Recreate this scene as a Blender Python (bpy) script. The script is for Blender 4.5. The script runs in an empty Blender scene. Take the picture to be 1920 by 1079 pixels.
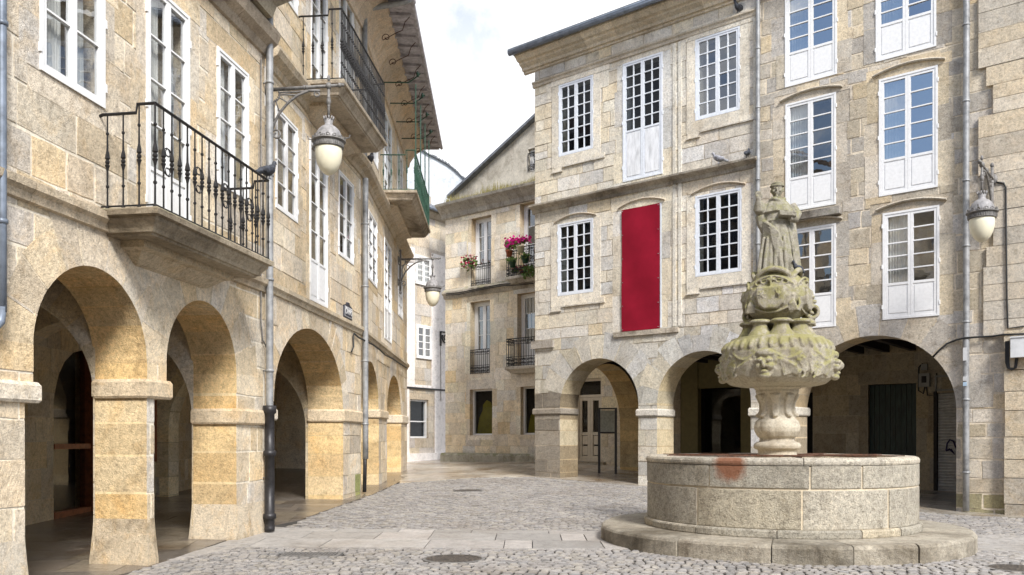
import bpy, math, random
import numpy as np
from mathutils import Vector, Matrix
from mathutils.geometry import delaunay_2d_cdt

scene = bpy.context.scene
col = scene.collection
R = math.radians
FPX, CX, HY, EYE = 1600.0, 960.0, 822.0, 1.65     # survey of the square: focal length in photo pixels, eye height

# ------------------------------------------------------------------ terrain
CP = np.array([(-4.7,11.2,0),(-4.27,14.1,.05),(-4.1,20,.18),(-4,26,.28),(-4,32.5,.43),(.75,28,.40),(4.4,25,.24),
 (7.2,23,.1),(10.4,20.1,-.07),(13,18,-.1),(-3,38.7,.60),(.95,35.5,.68),(3.4,33.2,.62),(4.3,13.9,0),(0,4,0),(-7,3,0),(8,4,0),(0,12,0),(0,17,.06),
 (4,31.5,.42),(12.5,25,.08),(8.5,28.5,.25),(-9,32,.5),(-8.6,15,.1),(-8.7,20,.2),(-8.3,10,.02),(10,12,-.04),(-4,42,.66),(18,14,-.1),(-20,14,.1),(14,34,.4),(-8,48,.7)])
def _tps(r2): return np.where(r2 > 1e-9, r2*np.log(np.maximum(r2, 1e-9)), 0.0)
_n = len(CP)
_A = np.zeros((_n+3, _n+3)); _d2 = ((CP[:,None,:2]-CP[None,:,:2])**2).sum(-1)
_A[:_n,:_n] = _tps(_d2) + np.eye(_n)*.6
_A[:_n,_n] = 1; _A[:_n,_n+1:] = CP[:,:2]; _A[_n,:_n] = 1; _A[_n+1:,:_n] = CP[:,:2].T
_W = np.linalg.solve(_A, np.concatenate([CP[:,2], np.zeros(3)]))
def ground_z(xy):
    xy = np.atleast_2d(np.asarray(xy, float)); xy = np.stack([np.clip(xy[:,0], -14, 18), np.clip(xy[:,1], 2, 46)], 1)
    d2 = ((xy[:,None,:]-CP[None,:,:2])**2).sum(-1)
    return np.clip(_tps(d2)@_W[:_n] + _W[_n] + xy@_W[_n+1:], -.2, .8)
def gz(x, y): return float(ground_z([(x, y)])[0])
def at_ground(px, py):
    """the point of the paving that the survey line of sight through (px, py) meets"""
    Y = 12.0
    for _ in range(40):
        z = gz((px-CX)/FPX*Y, Y); Y = .5*Y + .5*FPX*(EYE-z)/(py-HY)
    return (px-CX)/FPX*Y, Y

# ------------------------------------------------------------------ scene helpers
ORG = {}
def tag(o, label=None, cat=None, group=None, kind=None):
    for k, v in (('label', label), ('category', cat), ('group', group), ('kind', kind)):
        if v: o[k] = v
    return o
def thing(name, loc, label, cat, group=None):
    o = bpy.data.objects.new(name, None); o.empty_display_size = .3
    o.location = loc; col.objects.link(o); ORG[o.name] = Vector(loc)
    return tag(o, label, cat, group)
def copy_tree(o, parent=None):
    c = o.copy(); col.objects.link(c); c.parent = parent
    for ch in list(o.children): copy_tree(ch, c)
    return c

class MB:
    def __init__(s): s.v, s.f, s.m, s.c, s.uv = [], [], [], [], None
    def face(s, pts, m=0, c=(1,1,1)):
        n = len(s.v); s.v += [tuple(p) for p in pts]; s.f.append(tuple(range(n, n+len(pts)))); s.m.append(m); s.c.append(c)
    def grid(s, rows, m=0, c=(1,1,1), close_u=False, cap0=False, cap1=False):
        n = len(s.v); k = len(rows[0])
        for r in rows: s.v += [tuple(p) for p in r]
        for i in range(len(rows)-1):
            for j in range(k if close_u else k-1):
                j2 = (j+1) % k
                s.f.append((n+i*k+j, n+i*k+j2, n+(i+1)*k+j2, n+(i+1)*k+j)); s.m.append(m); s.c.append(c)
        if cap0: s.f.append(tuple(n+j for j in reversed(range(k)))); s.m.append(m); s.c.append(c)
        if cap1: s.f.append(tuple(n+(len(rows)-1)*k+j for j in range(k))); s.m.append(m); s.c.append(c)
    def hexa(s, P, m=0, c=(1,1,1)):
        n = len(s.v); s.v += [tuple(p) for p in P]
        for q in ((3,2,1,0),(4,5,6,7),(0,1,5,4),(1,2,6,5),(2,3,7,6),(3,0,4,7)):
            s.f.append(tuple(n+i for i in q)); s.m.append(m); s.c.append(c)
    def box(s, F, u0, u1, z0, z1, w0, w1, m=0, c=(1,1,1)):
        s.hexa([F.pt(u0,z0,w1), F.pt(u1,z0,w1), F.pt(u1,z0,w0), F.pt(u0,z0,w0), F.pt(u0,z1,w1), F.pt(u1,z1,w1), F.pt(u1,z1,w0), F.pt(u0,z1,w0)], m, c)
    def tube(s, pts, r, n=6, m=0, c=(1,1,1), closed=False):
        pts = [Vector(p) for p in pts]; rs = r if isinstance(r, (list, tuple)) else [r]*len(pts)
        rows, prev = [], None
        for i, p in enumerate(pts):
            a = pts[(i-1) % len(pts)] if (i or closed) else p; b = pts[(i+1) % len(pts)] if (i < len(pts)-1 or closed) else p
            t = (b-a).normalized() if (b-a).length > 1e-9 else Vector((0,0,1))
            if prev is None: up = Vector((0,0,1)) if abs(t.z) < .9 else Vector((1,0,0)); x = t.cross(up).normalized()
            else: x = (prev - t*prev.dot(t)).normalized()
            prev = x; y = t.cross(x)
            rows.append([p + (x*math.cos(2*math.pi*k/n) + y*math.sin(2*math.pi*k/n))*rs[i] for k in range(n)])
        if closed: rows.append(rows[0])
        s.grid(rows, m, c, True, not closed, not closed)
    def lathe(s, c0, prof, n=12, m=0, c=(1,1,1), fn=None):
        c0 = Vector(c0); rows = []
        for r, z in prof:
            rows.append([c0 + Vector((math.cos(2*math.pi*k/n), math.sin(2*math.pi*k/n), 0))*(r*(fn(2*math.pi*k/n, z) if fn else 1)) + Vector((0,0,z)) for k in range(n)])
        s.grid(rows, m, c, True, True, True)
    def ball(s, c0, r, n=10, m=0, c=(1,1,1), rot=None):
        c0 = Vector(c0); r = Vector(r) if not isinstance(r, (int, float)) else Vector((r,r,r)); rows = []
        for i in range(n//2+1):
            a = math.pi*min(max(i/(n//2), .02), .98) - math.pi/2
            row = []
            for k in range(n):
                b = 2*math.pi*k/n; p = Vector((math.cos(a)*math.cos(b)*r.x, math.cos(a)*math.sin(b)*r.y, math.sin(a)*r.z))
                row.append(c0 + (rot @ p if rot else p))
            rows.append(row)
        s.grid(rows, m, c, True, True, True)
    def molding(s, F, u0, u1, prof, m=0, c=(1,1,1), cuts=1, rng=None):
        """profile [(w,z)...] run along the facade, cut in lengths of stone"""
        e = [u0 + (u1-u0)*(i + (rng.uniform(-.25,.25) if rng and 0 < i < cuts else 0))/cuts for i in range(cuts+1)]
        for i in range(cuts):
            k = rng.uniform(.82, 1.12) if rng else 1
            g = .004 if cuts > 1 else 0
            s.grid([[F.pt(e[i]+g,z,w) for w, z in reversed(prof)], [F.pt(e[i+1]-g,z,w) for w, z in reversed(prof)]], m, tuple(x*k for x in c), True, True, True)
    def tiers(s, F, u0, u1, wout, rings, m=0, c=(1,1,1)):
        """slab on the wall: rings of (inset, z) lofted downward"""
        rows = []
        for i, z in rings: rows.append([F.pt(u0+i,z,-.05), F.pt(u1-i,z,-.05), F.pt(u1-i,z,wout-i), F.pt(u0+i,z,wout-i)])
        s.grid(rows, m, c, True, True, True)
    def build(s, name, mats, parent=None, smooth=False, at=None):
        me = bpy.data.meshes.new(name)
        r = parent
        while r is not None and r.parent is not None: r = r.parent
        o = ORG.get(r.name, Vector()) if r is not None else (Vector(at) if at else Vector())
        V = np.array(s.v, dtype=np.float64).reshape(-1,3) - np.array(o)
        me.from_pydata(V.tolist(), [], s.f)
        mats = mats if isinstance(mats, (list, tuple)) else [mats]
        for m in mats: me.materials.append(m)
        me.polygons.foreach_set('material_index', s.m)
        if any(c != (1,1,1) for c in s.c):
            ca = me.color_attributes.new('tint', 'FLOAT_COLOR', 'CORNER')
            cnt = np.array([len(f) for f in s.f]); C = np.ones((len(s.f), 4)); C[:,:3] = np.array(s.c)
            ca.data.foreach_set('color', np.repeat(C, cnt, axis=0).ravel())
        if smooth: me.polygons.foreach_set('use_smooth', [True]*len(s.f))
        me.update()
        ob = bpy.data.objects.new(name, me); col.objects.link(ob)
        if parent is not None: ob.parent = parent
        elif at: ob.location = at
        return ob

class Frame:
    """a facade plane: u along it, z up, w out of it"""
    def __init__(s, p0, d):
        s.p = Vector((p0[0], p0[1])); s.d = Vector(d).normalized(); s.n = Vector((s.d.y, -s.d.x))
    def pt(s, u, z, w=0): q = s.p + s.d*u + s.n*w; return Vector((q.x, q.y, z))
    def u(s, x, w=0):
        k = (x-CX)/FPX; q = s.p + s.n*w
        return (k*q.y - q.x)/(s.d.x - k*s.d.y)
    def uz(s, x, y, w=0):
        u = s.u(x, w); Y = (s.p + s.d*u + s.n*w).y
        return u, EYE + (HY-y)*Y/FPX
    def rect(s, xl, xr, ytl, ytr, ybl, ybr, w=0):
        a, b = s.uz(xl,ytl,w), s.uz(xr,ytr,w); c, d = s.uz(xl,ybl,w), s.uz(xr,ybr,w)
        return (a[0], b[0], (c[1]+d[1])/2, (a[1]+b[1])/2)
    def off(s, w): q = s.p + s.n*w; return Frame((q.x, q.y), s.d)
def rectpts(r, g=0): return [(r[0]-g,r[2]-g),(r[1]+g,r[2]-g),(r[1]+g,r[3]+g),(r[0]-g,r[3]+g)]

# ------------------------------------------------------------------ materials
def new_mat(name):
    m = bpy.data.materials.new(name); m.use_nodes = True; nt = m.node_tree; nt.nodes.clear()
    out = nt.nodes.new('ShaderNodeOutputMaterial'); b = nt.nodes.new('ShaderNodeBsdfPrincipled')
    nt.links.new(b.outputs[0], out.inputs[0]); return m, nt, b, out
def N(nt, t, **kw):
    n = nt.nodes.new(t)
    for k, v in kw.items():
        if k.startswith('i_'): n.inputs[int(k[2:]) if k[2:].isdigit() else k[2:].replace('_',' ')].default_value = v
        else: setattr(n, k, v)
    return n
def noise(nt, vec, scale, detail=4, rough=.6, dist=0):
    n = N(nt, 'ShaderNodeTexNoise'); n.inputs['Scale'].default_value = scale; n.inputs['Detail'].default_value = detail
    n.inputs['Roughness'].default_value = rough; n.inputs['Distortion'].default_value = dist; nt.links.new(vec, n.inputs['Vector']); return n.outputs['Fac']
def ramp(nt, fac, stops):
    r = N(nt, 'ShaderNodeValToRGB'); nt.links.new(fac, r.inputs[0]); e = r.color_ramp.elements
    while len(e) < len(stops): e.new(.5)
    for i, (p, c) in enumerate(stops): e[i].position = p; e[i].color = (c if len(c) == 4 else (*c, 1)) if not isinstance(c, (int,float)) else (c,c,c,1)
    return r.outputs[0]
def mixc(nt, a, b, fac=1.0, mode='MULTIPLY'):
    m = N(nt, 'ShaderNodeMix', data_type='RGBA', blend_type=mode)
    for s, v in ((m.inputs[0], fac), (m.inputs[6], a), (m.inputs[7], b)):
        if hasattr(v, 'is_linked'): nt.links.new(v, s)
        elif isinstance(v, (int,float)): s.default_value = v
        else: s.default_value = (*v, 1) if len(v) == 3 else v
    return m.outputs[2]
def stone_mat(name, base=(1,1,1), tint=True, speck=.25, stain=.35, bump=.5, rough=.85, lichen=None, scale=1.0, stain_col=(.55,.48,.40), ochre=0, lich=(.50,.66)):
    m, nt, b, out = new_mat(name)
    tc = N(nt, 'ShaderNodeTexCoord').outputs['Object']
    if tint:
        a = N(nt, 'ShaderNodeAttribute', attribute_name='tint').outputs['Color']; c = mixc(nt, a, base)
    else: c = mixc(nt, (1,1,1), base)
    big = ramp(nt, noise(nt, tc, .55*scale, 5, .65, .6), [(.33, (*stain_col,)), (.50, (1,1,1))]); c = mixc(nt, c, big, stain)
    mp = N(nt, 'ShaderNodeMapping'); mp.inputs['Scale'].default_value = (2.2,2.2,.35); nt.links.new(tc, mp.inputs[0])
    streak = ramp(nt, noise(nt, mp.outputs[0], 1.2*scale, 5, .7), [(.30, (.5,.45,.4)), (.46, (1,1,1))]); c = mixc(nt, c, streak, stain*.8)
    mid = ramp(nt, noise(nt, tc, 5*scale, 6, .7, .3), [(.30, (.64,.61,.56)), (.46, (1.02,1.02,1.02)), (.70, (1.26,1.24,1.20))]); c = mixc(nt, c, mid, .7)
    gr = ramp(nt, noise(nt, tc, 19*scale, 5, .75, .2), [(.32, (.60,.58,.55)), (.48, (1.03,1.03,1.03)), (.68, (1.36,1.34,1.31))]); c = mixc(nt, c, gr, .35+speck*.8)
    if ochre:
        of = ramp(nt, noise(nt, tc, 1.5*scale, 6, .7, .8), [(.50, (0,0,0)), (.66, (1,1,1))]); c = mixc(nt, c, mixc(nt, c, (1.02,.82,.52)), mixc(nt, of, (ochre,)*3), 'MIX')
    fn = noise(nt, tc, 55*scale, 3, .8)
    fine = ramp(nt, fn, [(.32, (.42,.40,.39)), (.46, (1.03,1.03,1.03)), (.68, (1.3,1.3,1.3))]); c = mixc(nt, c, fine, speck)
    if lichen:
        geo = N(nt, 'ShaderNodeNewGeometry'); sx = N(nt, 'ShaderNodeSeparateXYZ'); nt.links.new(geo.outputs['Normal'], sx.inputs[0])
        ln = noise(nt, tc, 3.2*scale, 6, .7, .4)
        ma = N(nt, 'ShaderNodeMath', operation='MULTIPLY_ADD'); nt.links.new(sx.outputs[2], ma.inputs[0]); ma.inputs[1].default_value = .16; nt.links.new(ln, ma.inputs[2])
        f = ramp(nt, ma.outputs[0], [(lich[0], (0,0,0)), (lich[1], (1,1,1))]); c = mixc(nt, c, lichen, mixc(nt, f, (.75,.75,.75)), 'MIX')
    nt.links.new(c, b.inputs['Base Color']); b.inputs['Roughness'].default_value = rough
    bn = N(nt, 'ShaderNodeBump'); bn.inputs['Strength'].default_value = bump; bn.inputs['Distance'].default_value = .02
    hm = N(nt, 'ShaderNodeMath', operation='MULTIPLY_ADD'); nt.links.new(noise(nt, tc, 14*scale, 5, .7), hm.inputs[0]); hm.inputs[1].default_value = 1.4; nt.links.new(fn, hm.inputs[2])
    nt.links.new(hm.outputs[0], bn.inputs['Height']); nt.links.new(bn.outputs[0], b.inputs['Normal'])
    return m
def plain(name, c, rough=.5, metal=0, var=.15, scale=8, bump=0, stretch=None):
    m, nt, b, out = new_mat(name); tc = N(nt, 'ShaderNodeTexCoord').outputs['Object']
    if stretch: q = N(nt, 'ShaderNodeMapping'); q.inputs['Scale'].default_value = stretch; nt.links.new(tc, q.inputs[0]); tc = q.outputs[0]
    v = ramp(nt, noise(nt, tc, scale, 5, .65), [(.3, (1-var*1.6,)*3), (.55, (1,1,1)), (.8, (1+var,)*3)])
    nt.links.new(mixc(nt, c, v), b.inputs['Base Color']); b.inputs['Roughness'].default_value = rough; b.inputs['Metallic'].default_value = metal
    if bump:
        bn = N(nt, 'ShaderNodeBump'); bn.inputs['Strength'].default_value = bump; bn.inputs['Distance'].default_value = .01
        nt.links.new(noise(nt, tc, scale*6, 4), bn.inputs['Height']); nt.links.new(bn.outputs[0], b.inputs['Normal'])
    return m
def glass_mat(name, ior=1.8, add=.06, tr=(.7,.76,.78), rough=.01):
    m, nt, b, out = new_mat(name); nt.nodes.remove(b)
    t = N(nt, 'ShaderNodeBsdfTransparent'); t.inputs[0].default_value = (*tr,1)
    g = N(nt, 'ShaderNodeBsdfGlossy'); g.inputs['Roughness'].default_value = rough; g.inputs[0].default_value = (.95,.97,1,1)
    fr = N(nt, 'ShaderNodeFresnel'); ge = N(nt, 'ShaderNodeNewGeometry'); e1 = N(nt, 'ShaderNodeMath', operation='MULTIPLY_ADD'); nt.links.new(ge.outputs['Backfacing'], e1.inputs[0]); e1.inputs[1].default_value = -2; e1.inputs[2].default_value = 1
    pw = N(nt, 'ShaderNodeMath', operation='POWER'); pw.inputs[0].default_value = ior; nt.links.new(e1.outputs[0], pw.inputs[1]); nt.links.new(pw.outputs[0], fr.inputs[0])   # a thin pane: the same from both sides
    a = N(nt, 'ShaderNodeMath', operation='ADD', use_clamp=True); a.inputs[1].default_value = add; nt.links.new(fr.outputs[0], a.inputs[0])
    tc = N(nt, 'ShaderNodeTexCoord').outputs['Object']; bn = N(nt, 'ShaderNodeBump'); bn.inputs['Strength'].default_value = .06; bn.inputs['Distance'].default_value = .02
    nt.links.new(noise(nt, tc, 2.5, 2), bn.inputs['Height']); nt.links.new(bn.outputs[0], g.inputs['Normal'])
    mx = N(nt, 'ShaderNodeMixShader'); nt.links.new(a.outputs[0], mx.inputs[0]); nt.links.new(t.outputs[0], mx.inputs[1]); nt.links.new(g.outputs[0], mx.inputs[2]); nt.links.new(mx.outputs[0], out.inputs[0])
    return m

M = {}
M['tan'] = stone_mat('tan_ashlar', speck=.55, stain=.38, bump=.7, ochre=.4)
M['foot'] = stone_mat('stained_pier_foot', speck=.5, stain=.85, bump=.8, ochre=.5, stain_col=(.30,.26,.21), scale=1.8)
M['pale'] = stone_mat('pale_granite', speck=.5, stain=.38, bump=.6, ochre=.18)
M['mortar'] = stone_mat('lime_mortar', speck=.15, stain=.35, bump=.3, rough=.95)
M['granite'] = stone_mat('coarse_granite', speck=.75, stain=.55, bump=.9, scale=1.15)
M['carved'] = stone_mat('carved_stone', base=(.34,.31,.245), tint=False, speck=.5, stain=.8, bump=.7, lichen=(.26,.24,.075), lich=(.47,.62), stain_col=(.42,.38,.30), scale=1.6)
M['carved_clean'] = stone_mat('carved_shaft_stone', base=(.43,.39,.315), tint=False, speck=.3, stain=.55, bump=.5, scale=1.6)
M['statue'] = stone_mat('statue_stone', base=(.29,.27,.22), tint=False, speck=.5, stain=.8, bump=.6, lichen=(.22,.21,.085), stain_col=(.42,.38,.30), scale=2.0)
M['mossy'] = stone_mat('weathered_ledge', speck=.4, stain=.9, bump=.8, lichen=(.24,.235,.13), stain_col=(.25,.22,.18), lich=(.58,.72))
M['step'] = stone_mat('worn_step_granite', speck=.5, stain=.95, bump=.8, stain_col=(.33,.30,.25))
M['plinth'] = stone_mat('mossy_plinth', speck=.4, stain=.8, bump=.8, lichen=(.15,.16,.06), stain_col=(.3,.3,.25), lich=(.56,.7))
M['cobble'] = stone_mat('cobble_stone', speck=.35, stain=.35, bump=.6, rough=.5)
M['flag'] = stone_mat('flagstone', speck=.3, stain=.45, bump=.35, rough=.5)
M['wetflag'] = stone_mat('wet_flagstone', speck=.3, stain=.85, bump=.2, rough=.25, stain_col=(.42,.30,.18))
M['dirt'] = plain('joint_dirt', (.045,.04,.035), .9, var=.4, scale=5)
M['plaster'] = stone_mat('grey_plaster', base=(.46,.42,.36), tint=False, speck=.1, stain=.6, bump=.2)
M['stucco'] = stone_mat('old_stucco', base=(.50,.46,.39), tint=False, speck=.15, stain=.7, bump=.3, stain_col=(.45,.43,.40))
M['whitewash'] = stone_mat('whitewash', base=(.52,.55,.59), tint=False, speck=.08, stain=.5, bump=.25, stain_col=(.62,.66,.72))
M['pinkwash'] = stone_mat('off_white_render', base=(.80,.76,.74), tint=False, speck=.04, stain=.08, bump=.1)
M['white'] = plain('white_paint', (.80,.80,.80), .45, var=.06, scale=14)
M['worn'] = plain('worn_white_paint', (.76,.77,.79), .6, var=.22, scale=5, stretch=(1.6,1.6,.35))
M['bluewhite'] = plain('cool_white_paint', (.72,.75,.80), .5, var=.08, scale=12)
M['iron'] = plain('black_wrought_iron', (.018,.017,.018), .5, .3, var=.4, scale=20)
M['greeniron'] = plain('green_painted_iron', (.014,.062,.038), .5, .0, var=.35, scale=12)
M['greyiron'] = plain('grey_cast_iron', (.20,.19,.18), .6, .1, var=.35, scale=14)
M['lampgrey'] = plain('weathered_zinc', (.30,.29,.29), .6, .1, var=.3, scale=10)
M['pipe'] = plain('zinc_pipe', (.31,.315,.32), .5, .2, var=.3, scale=6)
M['bluepipe'] = plain('blue_grey_pipe', (.19,.225,.28), .45, .3, var=.3, scale=5)
M['blackpipe'] = plain('black_cast_pipe', (.03,.028,.03), .45, .3, var=.4, scale=9)
M['rust'] = plain('rusty_iron', (.10,.045,.025), .85, .2, var=.5, scale=18)
M['wood'] = plain('brown_wood', (.26,.085,.035), .4, var=.35, scale=12)
M['darkwood'] = plain('dark_ceiling_wood', (.028,.02,.017), .7, var=.5, scale=6)
M['soffit'] = plain('grey_eaves_board', (.50,.48,.52), .8, var=.3, scale=6)
M['greendoor'] = plain('dark_green_door', (.012,.030,.023), .5, var=.7, scale=8, stretch=(2,2,.3))
M['olive'] = plain('olive_paint', (.17,.14,.055), .7, var=.12)
M['dark'] = plain('dark_interior', (.035,.032,.03), .9, var=.3)
M['room'] = plain('room_wall', (.26,.22,.17), .9, var=.2, scale=2)
M['navy'] = plain('unlit_room', (.012,.014,.022), .9, var=.3)
M['curtain'] = plain('white_curtain', (.74,.73,.70), .9, var=.08)
M['glass'] = glass_mat('window_glass', 1.7, .10, (.80,.82,.82))
M['darkglass'] = glass_mat('old_dark_glass', 1.35, .0, (.5,.55,.6))
M['coolglass'] = glass_mat('tinted_glass', 1.8, .10, (.7,.74,.76))
M['skyglass'] = glass_mat('coated_glass', 2.2, .30, (.62,.66,.68))
M['shopglass'] = glass_mat('shop_glass', 1.4, .0, (.6,.6,.6))
M['globe'] = plain('opal_glass', (.78,.73,.56), .12, var=.05, scale=4)
M['slate'] = plain('slate_roof', (.14,.15,.17), .6, var=.35, scale=7, bump=.4)
M['tile'] = plain('clay_roof_tile', (.16,.10,.075), .8, var=.4, scale=6, bump=.4)
M['shutter'] = plain('grey_shutter', (.50,.50,.50), .45, .1, var=.15, scale=5)
M['black'] = plain('black_rubber', (.02,.02,.02), .6, var=.2)
M['paint_black'] = plain('black_post', (.025,.022,.02), .4, var=.2)
M['paper'] = plain('notice_paper', (.42,.43,.36), .5, var=.25, scale=14)
M['signblue'] = plain('dark_enamel', (.025,.030,.05), .35, var=.2)
M['lettering'] = plain('white_lettering', (.8,.8,.8), .5, var=.02)
M['purple'] = plain('purple_spray', (.02,.012,.08), .7, var=.2)
M['boxwhite'] = plain('white_plastic', (.66,.67,.68), .5, var=.1, scale=5)
M['boxgrey'] = plain('grey_plastic', (.30,.30,.29), .5, var=.15, scale=5)
M['petal'] = plain('magenta_petal', (.72,.02,.30), .7, var=.25, scale=30)
M['petal_red'] = plain('deep_pink_petal', (.50,.015,.10), .7, var=.25, scale=30)
M['leaf'] = plain('geranium_leaf', (.12,.19,.04), .7, var=.4, scale=25)
M['palegrass'] = plain('dry_grass', (.32,.27,.10), .8, var=.5, scale=18)
M['terracotta'] = plain('terracotta', (.36,.10,.05), .8, var=.2)
M['cream'] = plain('cream_pot', (.68,.62,.45), .6, var=.1)
M['greenpot'] = plain('green_plastic_pot', (.012,.06,.03), .5, var=.2)
M['yellow'] = plain('yellow_green_display', (.30,.27,.02), .7, var=.2, scale=2)
M['pigeon'] = plain('pigeon_feathers', (.045,.05,.065), .6, var=.6, scale=25)
M['pigeon_pale'] = plain('pale_pigeon_feathers', (.30,.30,.33), .6, var=.6, scale=20)
M['beige'] = plain('beige_door_paint', (.66,.60,.50), .5, var=.08)
# maroon banner: faint weave
m, nt, b, out = new_mat('maroon_cloth'); tc = N(nt, 'ShaderNodeTexCoord').outputs['Object']
nt.links.new(mixc(nt, (.245,.006,.019), ramp(nt, noise(nt, tc, 1.1, 3), [(.35,(.86,.9,.95)),(.65,(1.1,1.25,1.3))])), b.inputs['Base Color']); b.inputs['Roughness'].default_value = .85; b.inputs['Specular IOR Level'].default_value = .15
bn = N(nt, 'ShaderNodeBump'); bn.inputs['Strength'].default_value = .15; nt.links.new(noise(nt, tc, 3, 3), bn.inputs['Height']); nt.links.new(bn.outputs[0], b.inputs['Normal']); M['banner'] = m
# cast iron cover: chequered relief
m, nt, b, out = new_mat('chequered_iron'); tc = N(nt, 'ShaderNodeTexCoord').outputs['Object']
vr = N(nt, 'ShaderNodeTexVoronoi'); vr.inputs['Scale'].default_value = 26; nt.links.new(tc, vr.inputs['Vector'])
nt.links.new(ramp(nt, vr.outputs['Distance'], [(.2,(.17,.14,.11)),(.5,(.05,.042,.036))]), b.inputs['Base Color']); b.inputs['Roughness'].default_value = .6; b.inputs['Metallic'].default_value = .3
bn = N(nt, 'ShaderNodeBump'); bn.inputs['Strength'].default_value = .8; bn.inputs['Distance'].default_value = .01; bn.invert = True; nt.links.new(vr.outputs['Distance'], bn.inputs['Height']); nt.links.new(bn.outputs[0], b.inputs['Normal']); M['cover'] = m

# ------------------------------------------------------------------ ashlar
def shade(c, k, r=None, hue=0):
    h = r.uniform(-hue, hue) if r else 0
    return (c[0]*k*(1+h*.4), c[1]*k, c[2]*k*(1-h))
def palette(rng, bases, lo=.82, hi=1.12, hue=.12):
    def f(u, z):
        b = bases[min(int(rng.random()**1.5*len(bases)), len(bases)-1)]
        return shade(b, rng.uniform(lo, hi), rng, hue)
    return f
def courses(rng, u0, u1, z0, z1, hs, ls, gap=.012, jit=.01, mid=True):
    """irregular courses of stones as polygons"""
    out = []; z = z0
    while z < z1-.05:
        h = rng.uniform(*hs); 
        if z1-z-h < hs[0]*.6: h = z1-z
        u = u0 - rng.uniform(0, ls[1])
        while u < u1:
            l = rng.uniform(*ls) * (1 if rng.random() > .18 else .45); a, b = max(u, u0)+gap/2, min(u+l, u1)-gap/2
            if b-a > .06:
                if h > hs[1]*.8 and rng.random() < .12 and b-a < .5:
                    zs = z + h*rng.uniform(.4,.6); parts = [(z, zs), (zs, z+h)]
                else: parts = [(z, z+h)]
                for q0, q1 in parts:
                    q0 += gap/2; q1 -= gap/2; P = [(a,q0)]; J = lambda: rng.uniform(-jit, jit)
                    c = [(a+J()*.5,q0+J()),(b+J()*.5,q0+J()),(b+J()*.5,q1+J()),(a+J()*.5,q1+J())]
                    if mid: c = [c[0], ((a*.5+b*.5)+J()*4, q0+J()*.8), c[1], (b+J()*.6,(q0+q1)/2), c[2], ((a+b)/2+J()*4, q1+J()*.8), c[3], (a+J()*.6,(q0+q1)/2)]
                    out.append(c)
            u += l
        z += h
    return out
def arch_pts(ua, ub, z0, zs, b, n=28):
    c, a = (ua+ub)/2, (ub-ua)/2
    P = [(ua, z0)] if z0 < zs-.01 else []
    P += [(c - a*math.cos(math.pi*i/n), zs + b*math.sin(math.pi*i/n)) for i in range(n+1)]
    if z0 < zs-.01: P.append((ub, z0))
    return list(reversed(P))
def voussoirs(rng, ua, ub, zs, b, n, t=(.35,.6), gap=.026):
    c, a = (ua+ub)/2, (ub-ua)/2; out = []
    e = [math.pi*(i + (rng.uniform(-.15,.15) if 0 < i < n else 0))/n for i in range(n+1)]
    for i in range(n):
        th = rng.uniform(*t); g = gap/2/(a+.2); th0, th1 = e[i]+g, e[i+1]-g
        P = []
        for k in range(5):
            q = th0 + (th1-th0)*k/4; P.append((c-(a-.02)*math.cos(q), zs+(b-.02)*math.sin(q)))
        for k in (4, 2, 0):
            q = th0 + (th1-th0)*k/4; s = 1 + (rng.uniform(-.06,.06) if k != 2 else 0); P.append((c-(a+th*s)*math.cos(q), zs+(b+th*s)*math.sin(q)))
        out.append(P[::-1])
    return out
def jambs(rng, r, side=.22, lint=.32, sill=.0, ext=.25, n=3):
    u0, u1, z0, z1 = r; out = []; g = .006
    for s in (0, 1):
        e = [z0 + (z1-z0)*(i + (rng.uniform(-.2,.2) if 0 < i < n else 0))/n for i in range(n+1)]
        for i in range(n):
            w = side*rng.uniform(.75,1.4); a, b = ((u0-w, u0-.0) if s == 0 else (u1+.0, u1+w)); out.append([(a,e[i]+g),(b,e[i]+g),(b,e[i+1]-g),(a,e[i+1]-g)])
    if lint: out.append([(u0-ext, z1+g),(u1+ext, z1+g),(u1+ext, z1+lint),(u0-ext, z1+lint)])
    if sill: out.append([(u0-ext*.6, z0-sill),(u1+ext*.6, z0-sill),(u1+ext*.6, z0-g),(u0-ext*.6, z0-g)])
    return out
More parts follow.
